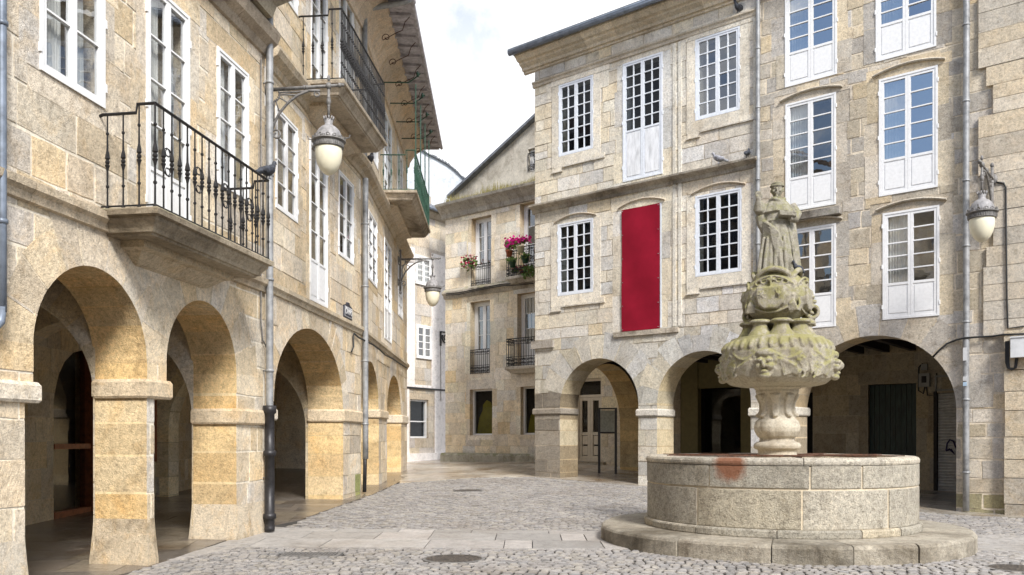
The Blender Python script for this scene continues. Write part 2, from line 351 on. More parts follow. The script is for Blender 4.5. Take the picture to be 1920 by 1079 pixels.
def wall(name, root, F, outline, holes, layers, mats, mortar, rng, relief=.012, md=.010, name_extra=None):
    """facade of single stones round its openings. holes: (points, depth, cap material index or None, tint). layers: [(polygons, palette)] later ones win"""
    V, FA, info = [], [], []
    def add(p, what): FA.append(list(range(len(V), len(V)+len(p)))); V.extend(Vector((round(a,5),round(b,5))) for a, b in p); info.append(what)
    def ccw(p): return p if sum(p[i-1][0]*p[i][1]-p[i][0]*p[i-1][1] for i in range(len(p))) > 0 else p[::-1]
    add(ccw(outline), ('wall',))
    for h in holes: add(ccw(h[0]), ('hole', h))
    for li, (polys, pal) in enumerate(layers):
        for p in polys:
            cu = sum(q[0] for q in p)/len(p); cz = sum(q[1] for q in p)/len(p)
            add(ccw(p), ('st', li, pal(cu, cz), rng.uniform(0, relief)))
    vo, eo, fo, _, _, of = delaunay_2d_cdt(V, [], FA, 1, 1e-5)
    lab = []
    for t, ids in zip(fo, of):
        if 0 not in ids: lab.append(None); continue
        hs = [i for i in ids if info[i][0] == 'hole']
        if hs: lab.append(('h', hs[0])); continue
        ss = [i for i in ids if info[i][0] == 'st']
        lab.append(('s', max(ss, key=lambda i: (info[i][1], i))) if ss else ('m', -1))
    em = {}
    for k, t in enumerate(fo):
        for i in range(len(t)): em[(t[i], t[(i+1) % len(t)])] = k
    b = MB(); P = lambda i, w: F.pt(vo[i].x, vo[i].y, w)
    for k, t in enumerate(fo):
        L = lab[k]
        if L is None: continue
        if L[0] == 'h':
            h = info[L[1]][1]
            if h[2] is not None: b.face([P(i, -h[1]) for i in t], h[2], (1,1,1.001))
            continue
        if L[0] == 's': w, c, mi = info[L[1]][3], info[L[1]][2], 0
        else: w, c, mi = -md, mortar, 1
        b.face([P(i, w) for i in t], mi, c)
        for i in range(len(t)):
            a, e = t[i], t[(i+1) % len(t)]; o = em.get((e, a)); LO = lab[o] if o is not None else None
            if LO == L: continue
            if LO and LO[0] == 'h':
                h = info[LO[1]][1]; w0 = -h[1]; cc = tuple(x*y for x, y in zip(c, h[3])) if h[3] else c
                b.face([P(a,w), P(a,w0), P(e,w0), P(e,w)], mi, cc)
            elif L[0] == 's':
                b.face([P(a,w), P(a,-md-.002), P(e,-md-.002), P(e,w)], 0, c)
    return b.build(name, mats, root)

# ------------------------------------------------------------------ building kit
def ring_box(b, F, u0, u1, z0, z1, w0, w1, t, m=0, c=(1,1,1)):
    b.box(F, u0, u0+t, z0, z1, w0, w1, m, c); b.box(F, u1-t, u1, z0, z1, w0, w1, m, c)
    b.box(F, u0+t+.001, u1-t-.001, z0, z0+t, w0+.002, w1-.002, m, c); b.box(F, u0+t+.001, u1-t-.001, z1-t, z1, w0+.002, w1-.002, m, c)
def window(root, F, r, cols=1, rows=4, panel=0, leafs=2, paint='white', glass='glass', curtain=0, w=0.0, jamb=.045, stile=.05, bar=.022, rng=random, hinges=True, name=None, panel_paint=None):
    u0, u1, z0, z1 = r[0]+.004, r[1]-.004, r[2]+.004, r[3]-.004
    b, g, pb = MB(), MB(), MB()
    ring_box(b, F, u0, u1, z0, z1, w-.07, w+.025, jamb)
    a0, a1, c0, c1 = u0+jamb+.003, u1-jamb-.003, z0+jamb+.003, z1-jamb-.003
    for i in range(leafs):
        l0, l1 = a0+(a1-a0)*i/leafs+.002, a0+(a1-a0)*(i+1)/leafs-.002
        b.box(F, l0, l0+stile, c0, c1, w-.05, w+.012); b.box(F, l1-stile, l1, c0, c1, w-.05, w+.012)
        zb = c0+panel if panel else c0
        for q0, q1 in ((c1-stile, c1), (zb, zb+stile)) + (((c0, c0+stile),) if panel else ()): b.box(F, l0+stile+.001, l1-stile-.001, q0, q1, w-.048, w+.010)
        g0, g1, h0, h1 = l0+stile, l1-stile, zb+stile, c1-stile
        for k in range(1, cols): x = g0+(g1-g0)*k/cols; b.box(F, x-bar/2, x+bar/2, h0+.001, h1-.001, w-.045, w+.006)
        for k in range(1, rows): z = h0+(h1-h0)*k/rows; b.box(F, g0+.001, g1-.001, z-bar/2, z+bar/2, w-.043, w+.004)
        for ci in range(cols):
            for k in range(rows):
                x0, x1 = g0+(g1-g0)*ci/cols, g0+(g1-g0)*(ci+1)/cols; y0, y1 = h0+(h1-h0)*k/rows, h0+(h1-h0)*(k+1)/rows
                t, s = rng.uniform(-.004,.004)*(x1-x0)/.2, rng.uniform(-.003,.003)*(y1-y0)/.3
                g.face([F.pt(x0,y0,w-.025-t-s), F.pt(x1,y0,w-.025+t-s), F.pt(x1,y1,w-.025+t+s), F.pt(x0,y1,w-.025-t+s)])
        if panel:
            pb.box(F, l0+stile+.001, l1-stile-.001, c0+stile+.001, zb-.001, w-.035, w-.008)
            pb.box(F, l0+stile+.03, l1-stile-.03, c0+stile+.04, zb-.04, w-.007, w+.007)
    if hinges:
        for s in (u0-.02, u1-.008):
            for f in (.12, .5, .88): b.box(F, s, s+.028, z0+(z1-z0)*f-.05, z0+(z1-z0)*f+.05, w+.0, w+.035)
    o = b.build(name or ('balcony_door' if panel else 'window'), M[paint], root)
    g.build('glass', M[glass], o)
    if panel: pb.build('door_panel', M[panel_paint or paint], o)
    if curtain:
        cb = MB()
        spans = {1: [(0,.42),(.58,1)], 2: [(0,.3),(.72,1)], 3: [(0,.46)], 4: [(.0,.98)], 5: [(0,.46),(.62,.80)]}[curtain]
        for s0, s1 in spans:
            x0, x1 = a0+(a1-a0)*s0, a0+(a1-a0)*s1; n = 26
            top, bot = [], []
            for k in range(n+1):
                x = x0+(x1-x0)*k/n; d = .03*math.sin(k*1.9+s0*7)+.012*math.sin(k*4.1); top.append(F.pt(x, c1-.02, w-.12+d*.6)); bot.append(F.pt(x, (c0+panel if panel else c0)+.0, w-.12+d))
            cb.grid([bot, top])
        cb.build('curtain', M['curtain'], o, smooth=True)
    return o

BAL = [(0,.024),(.015,.024),(.03,.012),(.22,.0105),(.23,.021),(.245,.021),(.255,.0105),(.40,.012),(.44,.021),(.46,.032),(.475,.016),(.49,.028),(.505,.028),(.52,.016),(.535,.031),(.57,.026),(.62,.013),(.78,.010),(.79,.020),(.803,.020),(.815,.010),(1,.010)]
def baluster(b, p, z0, z1, s=1.0, n=6): b.lathe(p, [(r*s, z0+(z1-z0)*f) for f, r in BAL], n)
def spiral(c, ax, ay, r0, r1, turns, n=26, start=0):
    return [c + (ax*math.cos(start+2*math.pi*turns*k/n) + ay*math.sin(start+2*math.pi*turns*k/n))*(r0+(r1-r0)*k/n) for k in range(n+1)]
Z3 = Vector((0,0,1))
def railing(F, u0, u1, w1, z0, h, mat, parent, spacing=.18, drop=.1, corner=.28, s=1.0, dense=False, w0=0.02):
    b = MB()
    A, B, C, D = (u0,w0), (u0,w1), (u1,w1), (u1,w0); P = lambda q, z: F.pt(q[0], z, q[1])
    zt = z0+h; zl = zt-drop; cu = min(corner, (w1-w0)*.35)
    for side in (u0, u1):
        pts = [F.pt(side, zl-.02, w0-.04), F.pt(side, zl, w0+.02), F.pt(side, zl, w1-cu)] + ([F.pt(side, zt, w1-cu+.015)] if drop else []) + [F.pt(side, zt, w1)]
        b.tube(pts, .019*s, 6)
    b.tube([P(B,zt), P(C,zt)], .02*s, 6)
    lo = z0+.03
    b.tube([P(A,lo), P(B,lo), P(C,lo), P(D,lo)], .012*s, 5)
    n = max(2, round((u1-u0)/spacing))
    for i in range(n+1):
        u = u0+(u1-u0)*i/n; baluster(b, F.pt(u, 0, w1), z0, zt, s*(1.15 if i % 4 == 0 else 1))
        if dense and i < n: um = u+(u1-u0)/n/2; baluster(b, F.pt(um, 0, w1), z0, zt, s*.8)
    m = max(2, round((w1-w0)/(spacing*1.2)))
    for side in (u0, u1):
        for i in range(m): w = w0+.08+(w1-w0-.08)*i/m; baluster(b, F.pt(side, 0, w), z0, zl if w < w1-cu else zt, s)
    d3 = Vector((F.d.x, F.d.y, 0))
    for i in range(1, n, 4):                        # wrought scrolls between the balusters
        for sg in (-1, 1):
            for zz in (.42, .58):
                c = F.pt(u0+(u1-u0)*(i+.5)/n, z0+h*zz, w1)
                b.tube(spiral(c, d3*sg, Z3*(1 if zz > .5 else -1), .085*s, .02*s, .8, 14), .008*s, 4)
    return b.build('railing', M[mat], parent)
def lattice(F, u0, u1, w1, z0, h, mat, parent, w0=None, spacing=.11):
    """small cast balcony rail: bars with scroll friezes above and below; flat when w0 is None"""
    b = MB(); d3 = Vector((F.d.x, F.d.y, 0)); n3 = Vector((F.n.x, F.n.y, 0))
    runs = [(F.pt(u0,0,w1), F.pt(u1,0,w1), d3)] + ([(F.pt(u0,0,w0), F.pt(u0,0,w1), n3), (F.pt(u1,0,w0), F.pt(u1,0,w1), n3)] if w0 is not None else [])
    for p, q, ax in runs:
        L = (q-p).length; n = max(2, round(L/spacing))
        for z in (z0+.03, z0+h*.34, z0+h*.8, z0+h): b.tube([p+Z3*z, q+Z3*z], .012 if z < z0+h else .022, 5)
        for i in range(n+1):
            c = p.lerp(q, i/n); b.tube([c+Z3*z0, c+Z3*(z0+h)], .011, 5)
            if i < n:
                for zc, rr in ((.11,.05),(.24,.05),(.9,.05)):
                    b.tube(spiral(p.lerp(q,(i+.5)/n)+Z3*(z0+h*zc), ax, Z3, rr, .012, 1.2, 14, i*2.1), .013, 4)
    return b.build('railing', M[mat], parent)
def downpipe(root, F, u, z0, z1, mat, r=.055, w=.09, jit=0, lower=None, rng=random):
    b = MB(); n = 9; pts = [F.pt(u+rng.uniform(-jit,jit), z0+(z1-z0)*i/n, w) for i in range(n+1)]; b.tube(pts, r, 10)
    z = z0+.9
    while z < z1-.3:
        b.lathe(F.pt(u, 0, w), [(r+.001,z-.025),(r+.014,z-.02),(r+.014,z+.02),(r+.001,z+.025)], 10); b.box(F, u-.012, u+.012, z-.012, z+.012, .0, w)
        z += rng.uniform(1.5,2.0)
    o = b.build('downpipe', M[mat], root, True)
    if lower:
        lb = MB(); R2 = r*1.5; zz = lower
        lb.lathe(F.pt(u,0,w), [(R2*.9,z0-.0),(R2,z0+.05),(R2*.95,z0+.06)] + sum([[(R2*.92,z0+q-.05),(R2*1.22,z0+q-.04),(R2*1.22,z0+q+.04),(R2*.92,z0+q+.05)] for q in (.25, (zz-z0)*.62)], []) + [(R2*.92,zz-.14),(R2*1.25,zz-.12),(R2*1.25,zz),(r,zz+.002)], 12)
        lb.build('cast_sleeve', M['blackpipe'], o, True)
    return o
def capital(root, F, u0, u1, z0, z1, depth, c, mat='tan', w=.06, rng=random):
    b = MB(); o = .055; rows = []
    for i, z in ((.02, z0), (-.0, z0+.03), (-.0, z1-.04), (.025, z1)):
        q = o-i; rows.append([F.pt(u0-q,z,-depth-q+.06), F.pt(u1+q,z,-depth-q+.06), F.pt(u1+q,z,w-i), F.pt(u0-q,z,w-i)])
    b.grid(rows, 0, shade(c, rng.uniform(.9,1.05)), True, True, True); return b.build('pier_capital', M[mat], root)
def slab(b, P, t=.15, m=0, c=(1,1,1)):
    """closed sheet under the quad P"""
    P = [Vector(p) for p in P]; b.hexa([p-Z3*t for p in P]+P, m, c)
def eyebrow(b, F, u0, u1, z, rise=.14, t=.08, out=.13, c=(1,1,1), n=10):
    rows = []
    for i in range(n+1):
        f = i/n; u = u0+(u1-u0)*f; zz = z+rise*(1-(2*f-1)**2)
        rows.append([F.pt(u,zz,-.02), F.pt(u,zz,out*.75), F.pt(u,zz+t*.5,out), F.pt(u,zz+t,out*.8), F.pt(u,zz+t*1.25,-.02)])
    b.grid(rows, 0, c, True, True, True)
rng = random.Random(7)
TAN = [(.63,.54,.41),(.65,.575,.46),(.60,.50,.36),(.65,.585,.485),(.61,.54,.44),(.63,.515,.36)]
PALE = [(.65,.605,.52),(.63,.58,.49),(.62,.59,.52),(.67,.62,.52),(.59,.555,.49),(.65,.58,.46)]
GREY = [(.54,.48,.39),(.56,.495,.40),(.50,.455,.385),(.57,.485,.36),(.46,.42,.36),(.59,.53,.44)]
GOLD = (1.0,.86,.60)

# ================================================================== house A: nearest, on the left
FA = Frame((-5.13, 8.55), (.1546, 1)); uA1 = FA.u(497)
A = thing('arcaded_house', FA.pt(0, 0, 0), 'tan stone house with two narrow arches under a black iron balcony', 'house')
WA = [FA.rect(73,195,-35,0+10,135,205), FA.rect(273,354,-42,40,396,421), FA.rect(406,465,93,150,347,383)]
WA[0] = (WA[0][0], WA[0][1], 5.58, 7.6); WA[1] = (WA[1][0], WA[1][1], 4.36, 7.62); WA[2] = (WA[2][0], WA[2][1], 5.5, 7.58)
a1 = (FA.u(62), FA.u(275), 3.66); a2 = (FA.u(312), FA.u(443), 3.66)
holes, vs = [], []
for ua, ub, zc in (a1, a2):
    a = (ub-ua)/2; P_ = arch_pts(ua, ub, -.6, zc-a, a); lo, zk = (FA.u(46), 2.03) if ua == a1[0] else (FA.u(289), 2.18)
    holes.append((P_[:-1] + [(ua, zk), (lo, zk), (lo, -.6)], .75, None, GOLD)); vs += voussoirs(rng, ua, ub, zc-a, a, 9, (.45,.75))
js = []
WUP = [FA.rect(513,557,-60,-20,0,57)]
for r in WA: holes.append((rectpts(r), .5, 2, None)); js += jambs(rng, r, .26, .34, .0 if r is WA[1] else .26, .3)
palA = palette(rng, TAN, .82, 1.08, .10)
def palA2(u, z): return shade(palA(u, z), 1.0)
wall('wall', A, FA, [(-7,-.6),(uA1,-.6),(uA1,12.6),(-7,12.6)], holes, [(courses(rng,-7,uA1,-.6,12.6,(.36,.52),(.45,1.1),.032,.014), palA), (js, palA), (vs, palA)], [M['tan'], M['mortar'], M['room']], (.72,.66,.55), rng, .006, .004)
b = MB()
b.molding(FA, -7, uA1, [(-.02,4.10),(.05,4.12),(.07,4.2),(.12,4.24),(.13,4.32),(-.02,4.36)], 0, (.50,.42,.31), 9, rng); b.build('string_course', M['tan'], A)
b = MB(); b.molding(FA, -7, uA1+.03, [(-.02,8.12),(.05,8.14),(.10,8.26),(.22,8.34),(.27,8.46),(.27,8.52),(-.02,8.6)], 0, (.42,.35,.27), 9, rng); b.build('cornice', M['mossy'], A)
capital(A, FA, -6.9, a1[0], 2.02, 2.24, .75, TAN[3], rng=rng); capital(A, FA, a1[1], a2[0], 2.17, 2.42, .75, TAN[5], rng=rng); capital(A, FA, a2[1], uA1-.02, 1.87, 2.12, .75, TAN[5], rng=rng)
for (u0_, u1_, cc) in ((-3.3, FA.u(46), TAN[3]), (a1[1], FA.u(289), TAN[2]), (a2[1], uA1-.01, TAN[0])):       # worn foot of each pier
    b = MB(); X = lambda i, z: [FA.pt(u0_-i,z,-.75-i), FA.pt(u1_+i,z,-.75-i), FA.pt(u1_+i,z,i), FA.pt(u0_-i,z,i)]
    b.grid([X(.045,-.5), X(.04,.06), X(.028,.2), X(.014,.4), X(.003,.6)], 0, shade(cc,.95), True, False, False); b.build('pier_foot', M['foot'], A)
o = window(A, FA, WA[0], 1, 3, curtain=5, rng=rng); window(A, FA, WA[1], 1, 4, panel=.75, curtain=5, rng=rng); window(A, FA, WA[2], 1, 4, curtain=5, rng=rng)
def balcony(root, F, u0, u1, wout, zt, h, mat, slabmat, tint, low, spacing, drop, dense=False, s=1.0):
    b = MB(); b.tiers(F, u0, u1, wout, [(.50,zt-.275),(.30,zt-.28),(.19,zt-.285),(.18,zt-.26),(.15,zt-.255),(.13,zt-.21),(.09,zt-.16),(.06,zt-.13),(.055,zt-.09),(.0,zt-.08),(-.012,zt-.02),(.01,zt)], 0, tint)
    o = b.build('balcony', M[slabmat], root)
    b = MB(); low = zt-.40; b.tiers(F, u0+.45, u1-.4, wout*.42, [(.36,low-.14),(.26,low-.10),(.12,low-.0),(.1,low+.02),(0,low+.04),(0,low+.15)], 0, shade(tint,1.25)); b.build('corbel', M['tan'], o)
    railing(F, u0+.05, u1-.05, wout-.06, zt, h, mat, o, spacing, drop, dense=dense, s=s); return o
ub0 = FA.u(182); balcony(A, FA, ub0, ub0+3.15, .77, 4.36, 1.22, 'iron', 'mossy', (.40,.34,.25), 3.98, .178, .1)
balA_end = FA.pt(ub0+3.08, 5.58, .71)
b = MB(); u2 = FA.u(352)
b.tiers(FA, u2-.7, FA.u(486), .6, [(.25,8.55),(.2,8.75),(.1,8.85),(.0,8.95),(0,9.1)], 0, (.30,.26,.19)); b.build('upper_balcony', M['mossy'], A)
downpipe(A, FA, FA.u(4, .09), 2.9, 12, 'bluepipe', .042, rng=rng)
b = MB(); uq = FA.u(4, .09); b.tube([FA.pt(uq,2.95,.09), FA.pt(uq-.02,2.8,.09), FA.pt(uq-.25,2.6,.09), FA.pt(uq-.28,2.4,.09), FA.pt(uq-.28,-.1,.09)], .042, 10); b.build('downpipe', M['bluepipe'], A, True)
downpipe(A, FA, uA1-.08, gz(-4.3,14.6)+.02, 12.4, 'pipe', .06, .12, lower=2.2, rng=rng)
b = MB(); uu = uA1-.22; b.tube([FA.pt(uu,4.5,.03), FA.pt(uu,3.6,.03), FA.pt(uu+.05,3.3,.04), FA.pt(uu+.2,3.18,.05)], .014, 5); b.tube([FA.pt(uu,8,.03), FA.pt(uu,4.5,.03)], .014, 5); b.build('conduit', M['greyiron'], A)
b = MB(); slab(b, [FA.pt(-7,12.7,1.0), FA.pt(uA1+.02,12.7,1.0), FA.pt(uA1+.02,15,-5), FA.pt(-7,15,-5)], .2); b.build('roof', M['tile'], A)
# arcade behind both left houses
FI = Frame((-8.6, 15), (-.02, 1))
hd = []; ru0, ru1 = FI.u(100), FI.u(173); zt_, zf = 3.35, gz(-8.6,16)
dpts = [(ru0, zf), (ru1, zf), (ru1, 3.45), (ru0+(ru1-ru0)*.72, 3.42)] + [(ru0 + (ru1-ru0)*.72*(1-math.sin(t)), 2.2+1.2*math.cos(t)) for t in (.35,.7,1.0,1.25,1.45,1.57)]
hd.append((dpts, .35, 2, None))
r2 = FI.rect(288,318,702,706,866,864); hd.append((rectpts(r2), .3, 2, None))
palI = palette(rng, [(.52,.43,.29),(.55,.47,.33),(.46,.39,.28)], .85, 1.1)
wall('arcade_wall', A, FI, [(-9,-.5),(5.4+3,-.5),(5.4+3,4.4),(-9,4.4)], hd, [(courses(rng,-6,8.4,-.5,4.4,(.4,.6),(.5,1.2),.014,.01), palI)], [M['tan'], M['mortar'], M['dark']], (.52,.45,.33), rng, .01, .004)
b = MB(); t = .11
b.box(FI, ru1-t, ru1+.02, zf, 3.46, -.2, .06); b.box(FI, ru0+.01, ru1-t-.001, zf, zf+.13, -.19, .03); b.box(FI, ru0+.01, ru1-t-.001, zf+1.32, zf+1.42, -.19, .03)
o = b.build('shop_door', M['wood'], A); g = MB(); g.face([FI.pt(p[0], p[1], -.1) for p in dpts]); g.build('glass', M['shopglass'], o)
b = MB(); ring_box(b, FI, r2[0], r2[1], r2[2], r2[3], -.15, .05, .1); b.box(FI, r2[0]+.1, r2[1]-.1, r2[2]+.5, r2[2]+.6, -.14, .04); o = b.build('shop_window', M['wood'], A)
g = MB(); g.face([FI.pt(r2[0],r2[2],-.1),FI.pt(r2[1],r2[2],-.1),FI.pt(r2[1],r2[3],-.1),FI.pt(r2[0],r2[3],-.1)]); g.build('glass', M['shopglass'], o)
def diaphragm(root, p, q, z1, ra, rb, zc, mats, pal, depth=.5, z0=-.6):
    """cross wall with an arch from the back wall p to the front q, facing the viewer"""
    F = Frame(p, Vector(q)-Vector(p)); L = (Vector(q)-Vector(p)).length; ua, ub = ra, L-rb; a = (ub-ua)/2; bb = min(a, zc-1.9)
    wall('cross_arch', root, F, [(0,z0),(L,z0),(L,z1),(0,z1)], [(arch_pts(ua,ub,z0+.01 if False else z0,zc-bb,bb), depth, None, None)],
         [(courses(rng,0,L,z0,z1,(.35,.5),(.4,.9),.012,.008), pal), (voussoirs(rng,ua,ub,zc-bb,bb,13,(.3,.4)), pal)], mats, (.36,.30,.2), rng, .008, .005)
for uu, xb in ((a1[1]-.02, -8.5), (a2[1]-.02, -8.6)):
    f = FA.pt(uu, 0, -.72); p = FI.pt(f.y-15-.3, 0, 0); diaphragm(A, (p.x, p.y), (f.x, f.y), 4.3, .35, .02, 3.55, [M['tan'], M['mortar']], palette(rng, [(.50,.43,.32)], .9, 1.08))
b = MB(); c0 = FA.pt(-7,4.28,-.3); c1 = FA.pt(uA1,4.28,-.3); b.face([c0, c1, Vector((-9.2,15.4,4.28)), Vector((-8.2,0.5,4.28))]); b.build('arcade_ceiling', M['plaster'], A)

# ================================================================== house B: bends back along the lane
FB = Frame((-4.436, 15.6), (.085, 1)); FC2 = Frame((-3.9, 21.9), (-.015, 1))
uB0, uB1 = FB.u(498), FB.u(676); uE = FC2.u(763)
B = thing('deep_eaved_house', FB.pt(uB0, 0, 0), 'long tan stone house with deep eaves and a green iron balcony', 'house')
arcB = (FB.u(513), FB.u(643), 3.95); bB = 1.62
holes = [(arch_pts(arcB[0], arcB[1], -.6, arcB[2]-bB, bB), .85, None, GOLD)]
vs = voussoirs(rng, arcB[0], arcB[1], arcB[2]-bB, bB, 17, (.4,.7)); js = []
zu = 8.95
WB = [FB.rect(516,557,197,247,397,423), FB.rect(580,613,270,305,567,583), FB.rect(634,662,322,350,487,503)]
WB[0] = (WB[0][0], WB[0][1], 5.95, 7.85); WB[1] = (WB[1][0], WB[1][1], 4.55, 7.95); WB[2] = (WB[2][0], WB[2][1], 5.95, 7.95)
UB = [(WB[0][0]-.05, WB[0][1], 10.1, 12.3), (FB.u(582), FB.u(613), 8.85, 12.3), (FB.u(635), FB.u(662), 9.0, 12.3)]
for i, r in enumerate(WB+UB): holes.append((rectpts(r), .5, 2, None)); js += jambs(rng, r, .25, .3, .24 if r[2] > 5 else 0, .3)
palB_ = palette(rng, TAN, .80, 1.10, .12)
def palB(u, z):
    c = palB_(u, z); return (c[0]*.55, c[1]*.68, c[2]*.35) if uB1-.5 < u < uB1 and z < 1.15 else c
wall('wall', B, FB, [(uB0,-.6),(uB1,-.6),(uB1,13.05),(uB0,13.05)], holes, [(courses(rng,uB0,uB1,-.6,13.05,(.40,.58),(.6,1.4),.024,.009), palB), (js, palB), (vs, palB)], [M['tan'], M['mortar'], M['room']], (.58,.51,.39), rng, .010, .006)
ar1 = (FC2.u(677), FC2.u(710), 3.78); ar2 = (FC2.u(725), FC2.u(752), 3.78)
holes = []; vs = []; js = []
for ua, ub, zc in (ar1, ar2):
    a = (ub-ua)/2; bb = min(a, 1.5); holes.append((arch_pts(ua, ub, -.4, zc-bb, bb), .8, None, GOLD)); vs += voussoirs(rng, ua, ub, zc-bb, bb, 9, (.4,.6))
WC2 = [FC2.rect(690,706,402,426,541,551), FC2.rect(720,733,459,480,635,646), FC2.rect(746,754,515,525,594,600)]
WC2[0] = (WC2[0][0], WC2[0][1], 6.0, 7.9); WC2[1] = (WC2[1][0], WC2[1][1], 4.75, 7.9); WC2[2] = (WC2[2][0], WC2[2][1], 6.0, 7.9)
UC2 = [(WC2[0][0]-.2, WC2[0][1]+.2, 9.5, 11.9), (WC2[1][0]-.1, WC2[1][1]+.1, 9.15, 11.9), (WC2[2][0]-.2, WC2[2][1]+.1, 9.15, 11.9)]
for r in WC2+UC2: holes.append((rectpts(r), .5, 2, None)); js += jambs(rng, r, .25, .3, .22 if r[2] > 5.5 else 0, .3)
wall('wall', B, FC2, [(0,-.4),(uE,-.4),(uE,13.05),(0,13.05)], holes, [(courses(rng,0,uE,-.4,13.05,(.40,.58),(.6,1.5),.014,.008), palB), (js, palB), (vs, palB)], [M['tan'], M['mortar'], M['room']], (.52,.45,.34), rng, .010, .008)
for F, q0, q1 in ((FB, uB0, uB1), (FC2, .05, uE)):
    b = MB(); b.molding(F, q0, q1, [(-.02,4.30),(.04,4.31),(.06,4.38),(.10,4.42),(.10,4.50),(-.02,4.53)], 0, (.50,.43,.32), 7, rng); b.build('string_course', M['tan'], B)
    b = MB(); b.molding(F, q0, q1, [(-.02,8.38),(.05,8.40),(.09,8.50),(.22,8.58),(.27,8.68),(.27,8.74),(-.02,8.80)], 0, (.46,.39,.29), 7, rng); b.build('cornice', M['tan'], B)
    b = MB(); b.molding(F, q0, q1+.3, [(-.02,12.2),(.06,12.22),(.1,12.4),(.32,12.72),(.62,12.92),(.66,13.0),(-.02,13.05)], 0, (.58,.48,.37), 8, rng); b.build('eaves_cove', M['tan'], B)
    b = MB(); b.hexa([F.pt(q0,13.06,0), F.pt(q1+.4,13.06,0), F.pt(q1+.4,13.0,1.28), F.pt(q0,13.0,1.28), F.pt(q0,13.12,0), F.pt(q1+.4,13.12,0), F.pt(q1+.4,13.06,1.28), F.pt(q0,13.06,1.28)])
    u = q0+.2
    while u < q1+.3: b.box(F, u, u+.09, 12.94, 13.02, .6, 1.22); u += .62
    b.build('eaves', M['soffit'], B)
    b = MB(); b.tube([F.pt(q0,13.02,1.31), F.pt(q1+.42,13.02,1.31)], .06, 8); b.build('gutter', M['soffit'], B)
    b = MB(); slab(b, [F.pt(q0,13.16,1.28), F.pt(q1+.4,13.16,1.28), F.pt(q1+.4,16,-5), F.pt(q0,16,-5)], .03); b.build('roof', M['tile'], B)
    u = q0+.9
    while u < q1:                                   # curled iron stays under the eaves
        if F is FC2 or u > q1-2.5:
            b = MB(); n3 = Vector((F.n.x,F.n.y,0)); c = F.pt(u, 12.38, .55)
            pts = spiral(c, n3*-1, Z3*-1, .03, .12, 1.1, 16) ; b.tube(pts + [F.pt(u,12.50,.80), F.pt(u,12.58,.98), F.pt(u,12.80,1.05), F.pt(u,12.95,1.18)], .012, 5)
            b.build('eaves_stay', M['rust'], B)
        u += 1.5
capital(B, FB, uB0, arcB[0], 1.98, 2.2, .85, TAN[3], rng=rng); capital(B, FB, arcB[1], uB1-.05, 2.04, 2.34, .85, TAN[5], rng=rng)
capital(B, FC2, ar1[1], ar2[0], 2.25, 2.5, .8, TAN[2], rng=rng); capital(B, FC2, ar2[1], uE-.02, 2.2, 2.5, .8, TAN[4], rng=rng)
window(B, FB, WB[0], 1, 4, rng=rng); window(B, FB, WB[1], 1, 4, panel=.8, rng=rng); window(B, FB, WB[2], 1, 4, rng=rng, curtain=2)
window(B, FB, UB[0], 1, 4, rng=rng, curtain=4); window(B, FB, UB[1], 1, 5, rng=rng, curtain=3); window(B, FB, UB[2], 1, 5, rng=rng, curtain=4)
for i, r in enumerate(WC2): window(B, FC2, r, 1, 5, panel=.9 if i == 1 else 0, rng=rng, glass='coolglass')
for i, r in enumerate(UC2): window(B, FC2, r, 1, 5, panel=0, rng=rng, glass='coolglass', curtain=4)
ubb = FB.u(558); balcony(B, FB, ubb, ubb+3.75, .95, 8.84, 1.42, 'iron', 'mossy', (.42,.36,.28), 8.42, .2, .12, dense=True)
ug = FC2.u(712); balG = balcony(B, FC2, ug, ug+5.1, 1.1, 9.08, 1.2, 'greeniron', 'mossy', (.42,.36,.28), 8.66, .24, .14)
b = MB()                                            # tall stays that carry awning rods over the green balcony
for i in range(4):
    u = ug+.15+4.8*i/3; b.tube([FC2.pt(u,9.1,1.06), FC2.pt(u,12.3,1.06)], .02, 5); b.tube([FC2.pt(u,12.35,0), FC2.pt(u,12.35,.85), FC2.pt(u,12.5,1.06), FC2.pt(u,12.62,1.2)], .02, 5)
    b.ball(FC2.pt(u,12.6,1.12), (.05,.12,.08), 8)
b.build('awning_stay', M['greeniron'], balG)
downpipe(B, FC2, .12, gz(-3.9,22)+.9, 8.35, 'pipe', .075, .12, rng=rng)
b = MB(); b.tube([FC2.pt(.12,12.3,.1)] + [FC2.pt(.12,12.6,.1), FC2.pt(.12,12.75,.25), FC2.pt(.12,12.9,1.1), FC2.pt(.12,13,1.30)] , .075, 9); b.tube([FC2.pt(.12,8.8,.1), FC2.pt(.12,12.4,.1)], .07, 9); b.build('downpipe', M['pipe'], B, True)
b = MB(); b.tube([FC2.pt(.12,1.5,.11), FC2.pt(.1,.9,.11), FC2.pt(.02,gz(-3.9,21.9)+.05,.11)], .05, 8); b.build('downpipe', M['blackpipe'], B, True)
b = MB(); b.face([FB.pt(uB0,4.27,-.3), FB.pt(uB1,4.27,-.3), FC2.pt(uE,4.27,-.3), Vector((-9.6,40,4.27)), Vector((-8.6,15.2,4.27))]); b.build('arcade_ceiling', M['plaster'], B)
wall('arcade_wall', B, FI, [(8.41,-.5),(24,-.5),(24,4.4),(8.41,4.4)], [], [(courses(rng,8.41,24,-.5,4.4,(.4,.6),(.5,1.2),.014,.01), palI)], [M['tan'], M['mortar']], (.3,.25,.17), rng, .01, .006)
f = FB.pt(arcB[1]+.02, 0, -.82); diaphragm(B, (-8.72, f.y+.4), (f.x, f.y), 4.25, .35, .1, 3.6, [M['tan'], M['mortar']], palI)
f = FB.pt(uB0+.02, 0, -.72); q = FI.pt(f.y-15+.2,0,0); 
b = MB(); b.box(FB, uB0-.4, uB0, -.5, 13, -.85, -.02, 0, TAN[1]); b.build('corner_return', M['tan'], B)
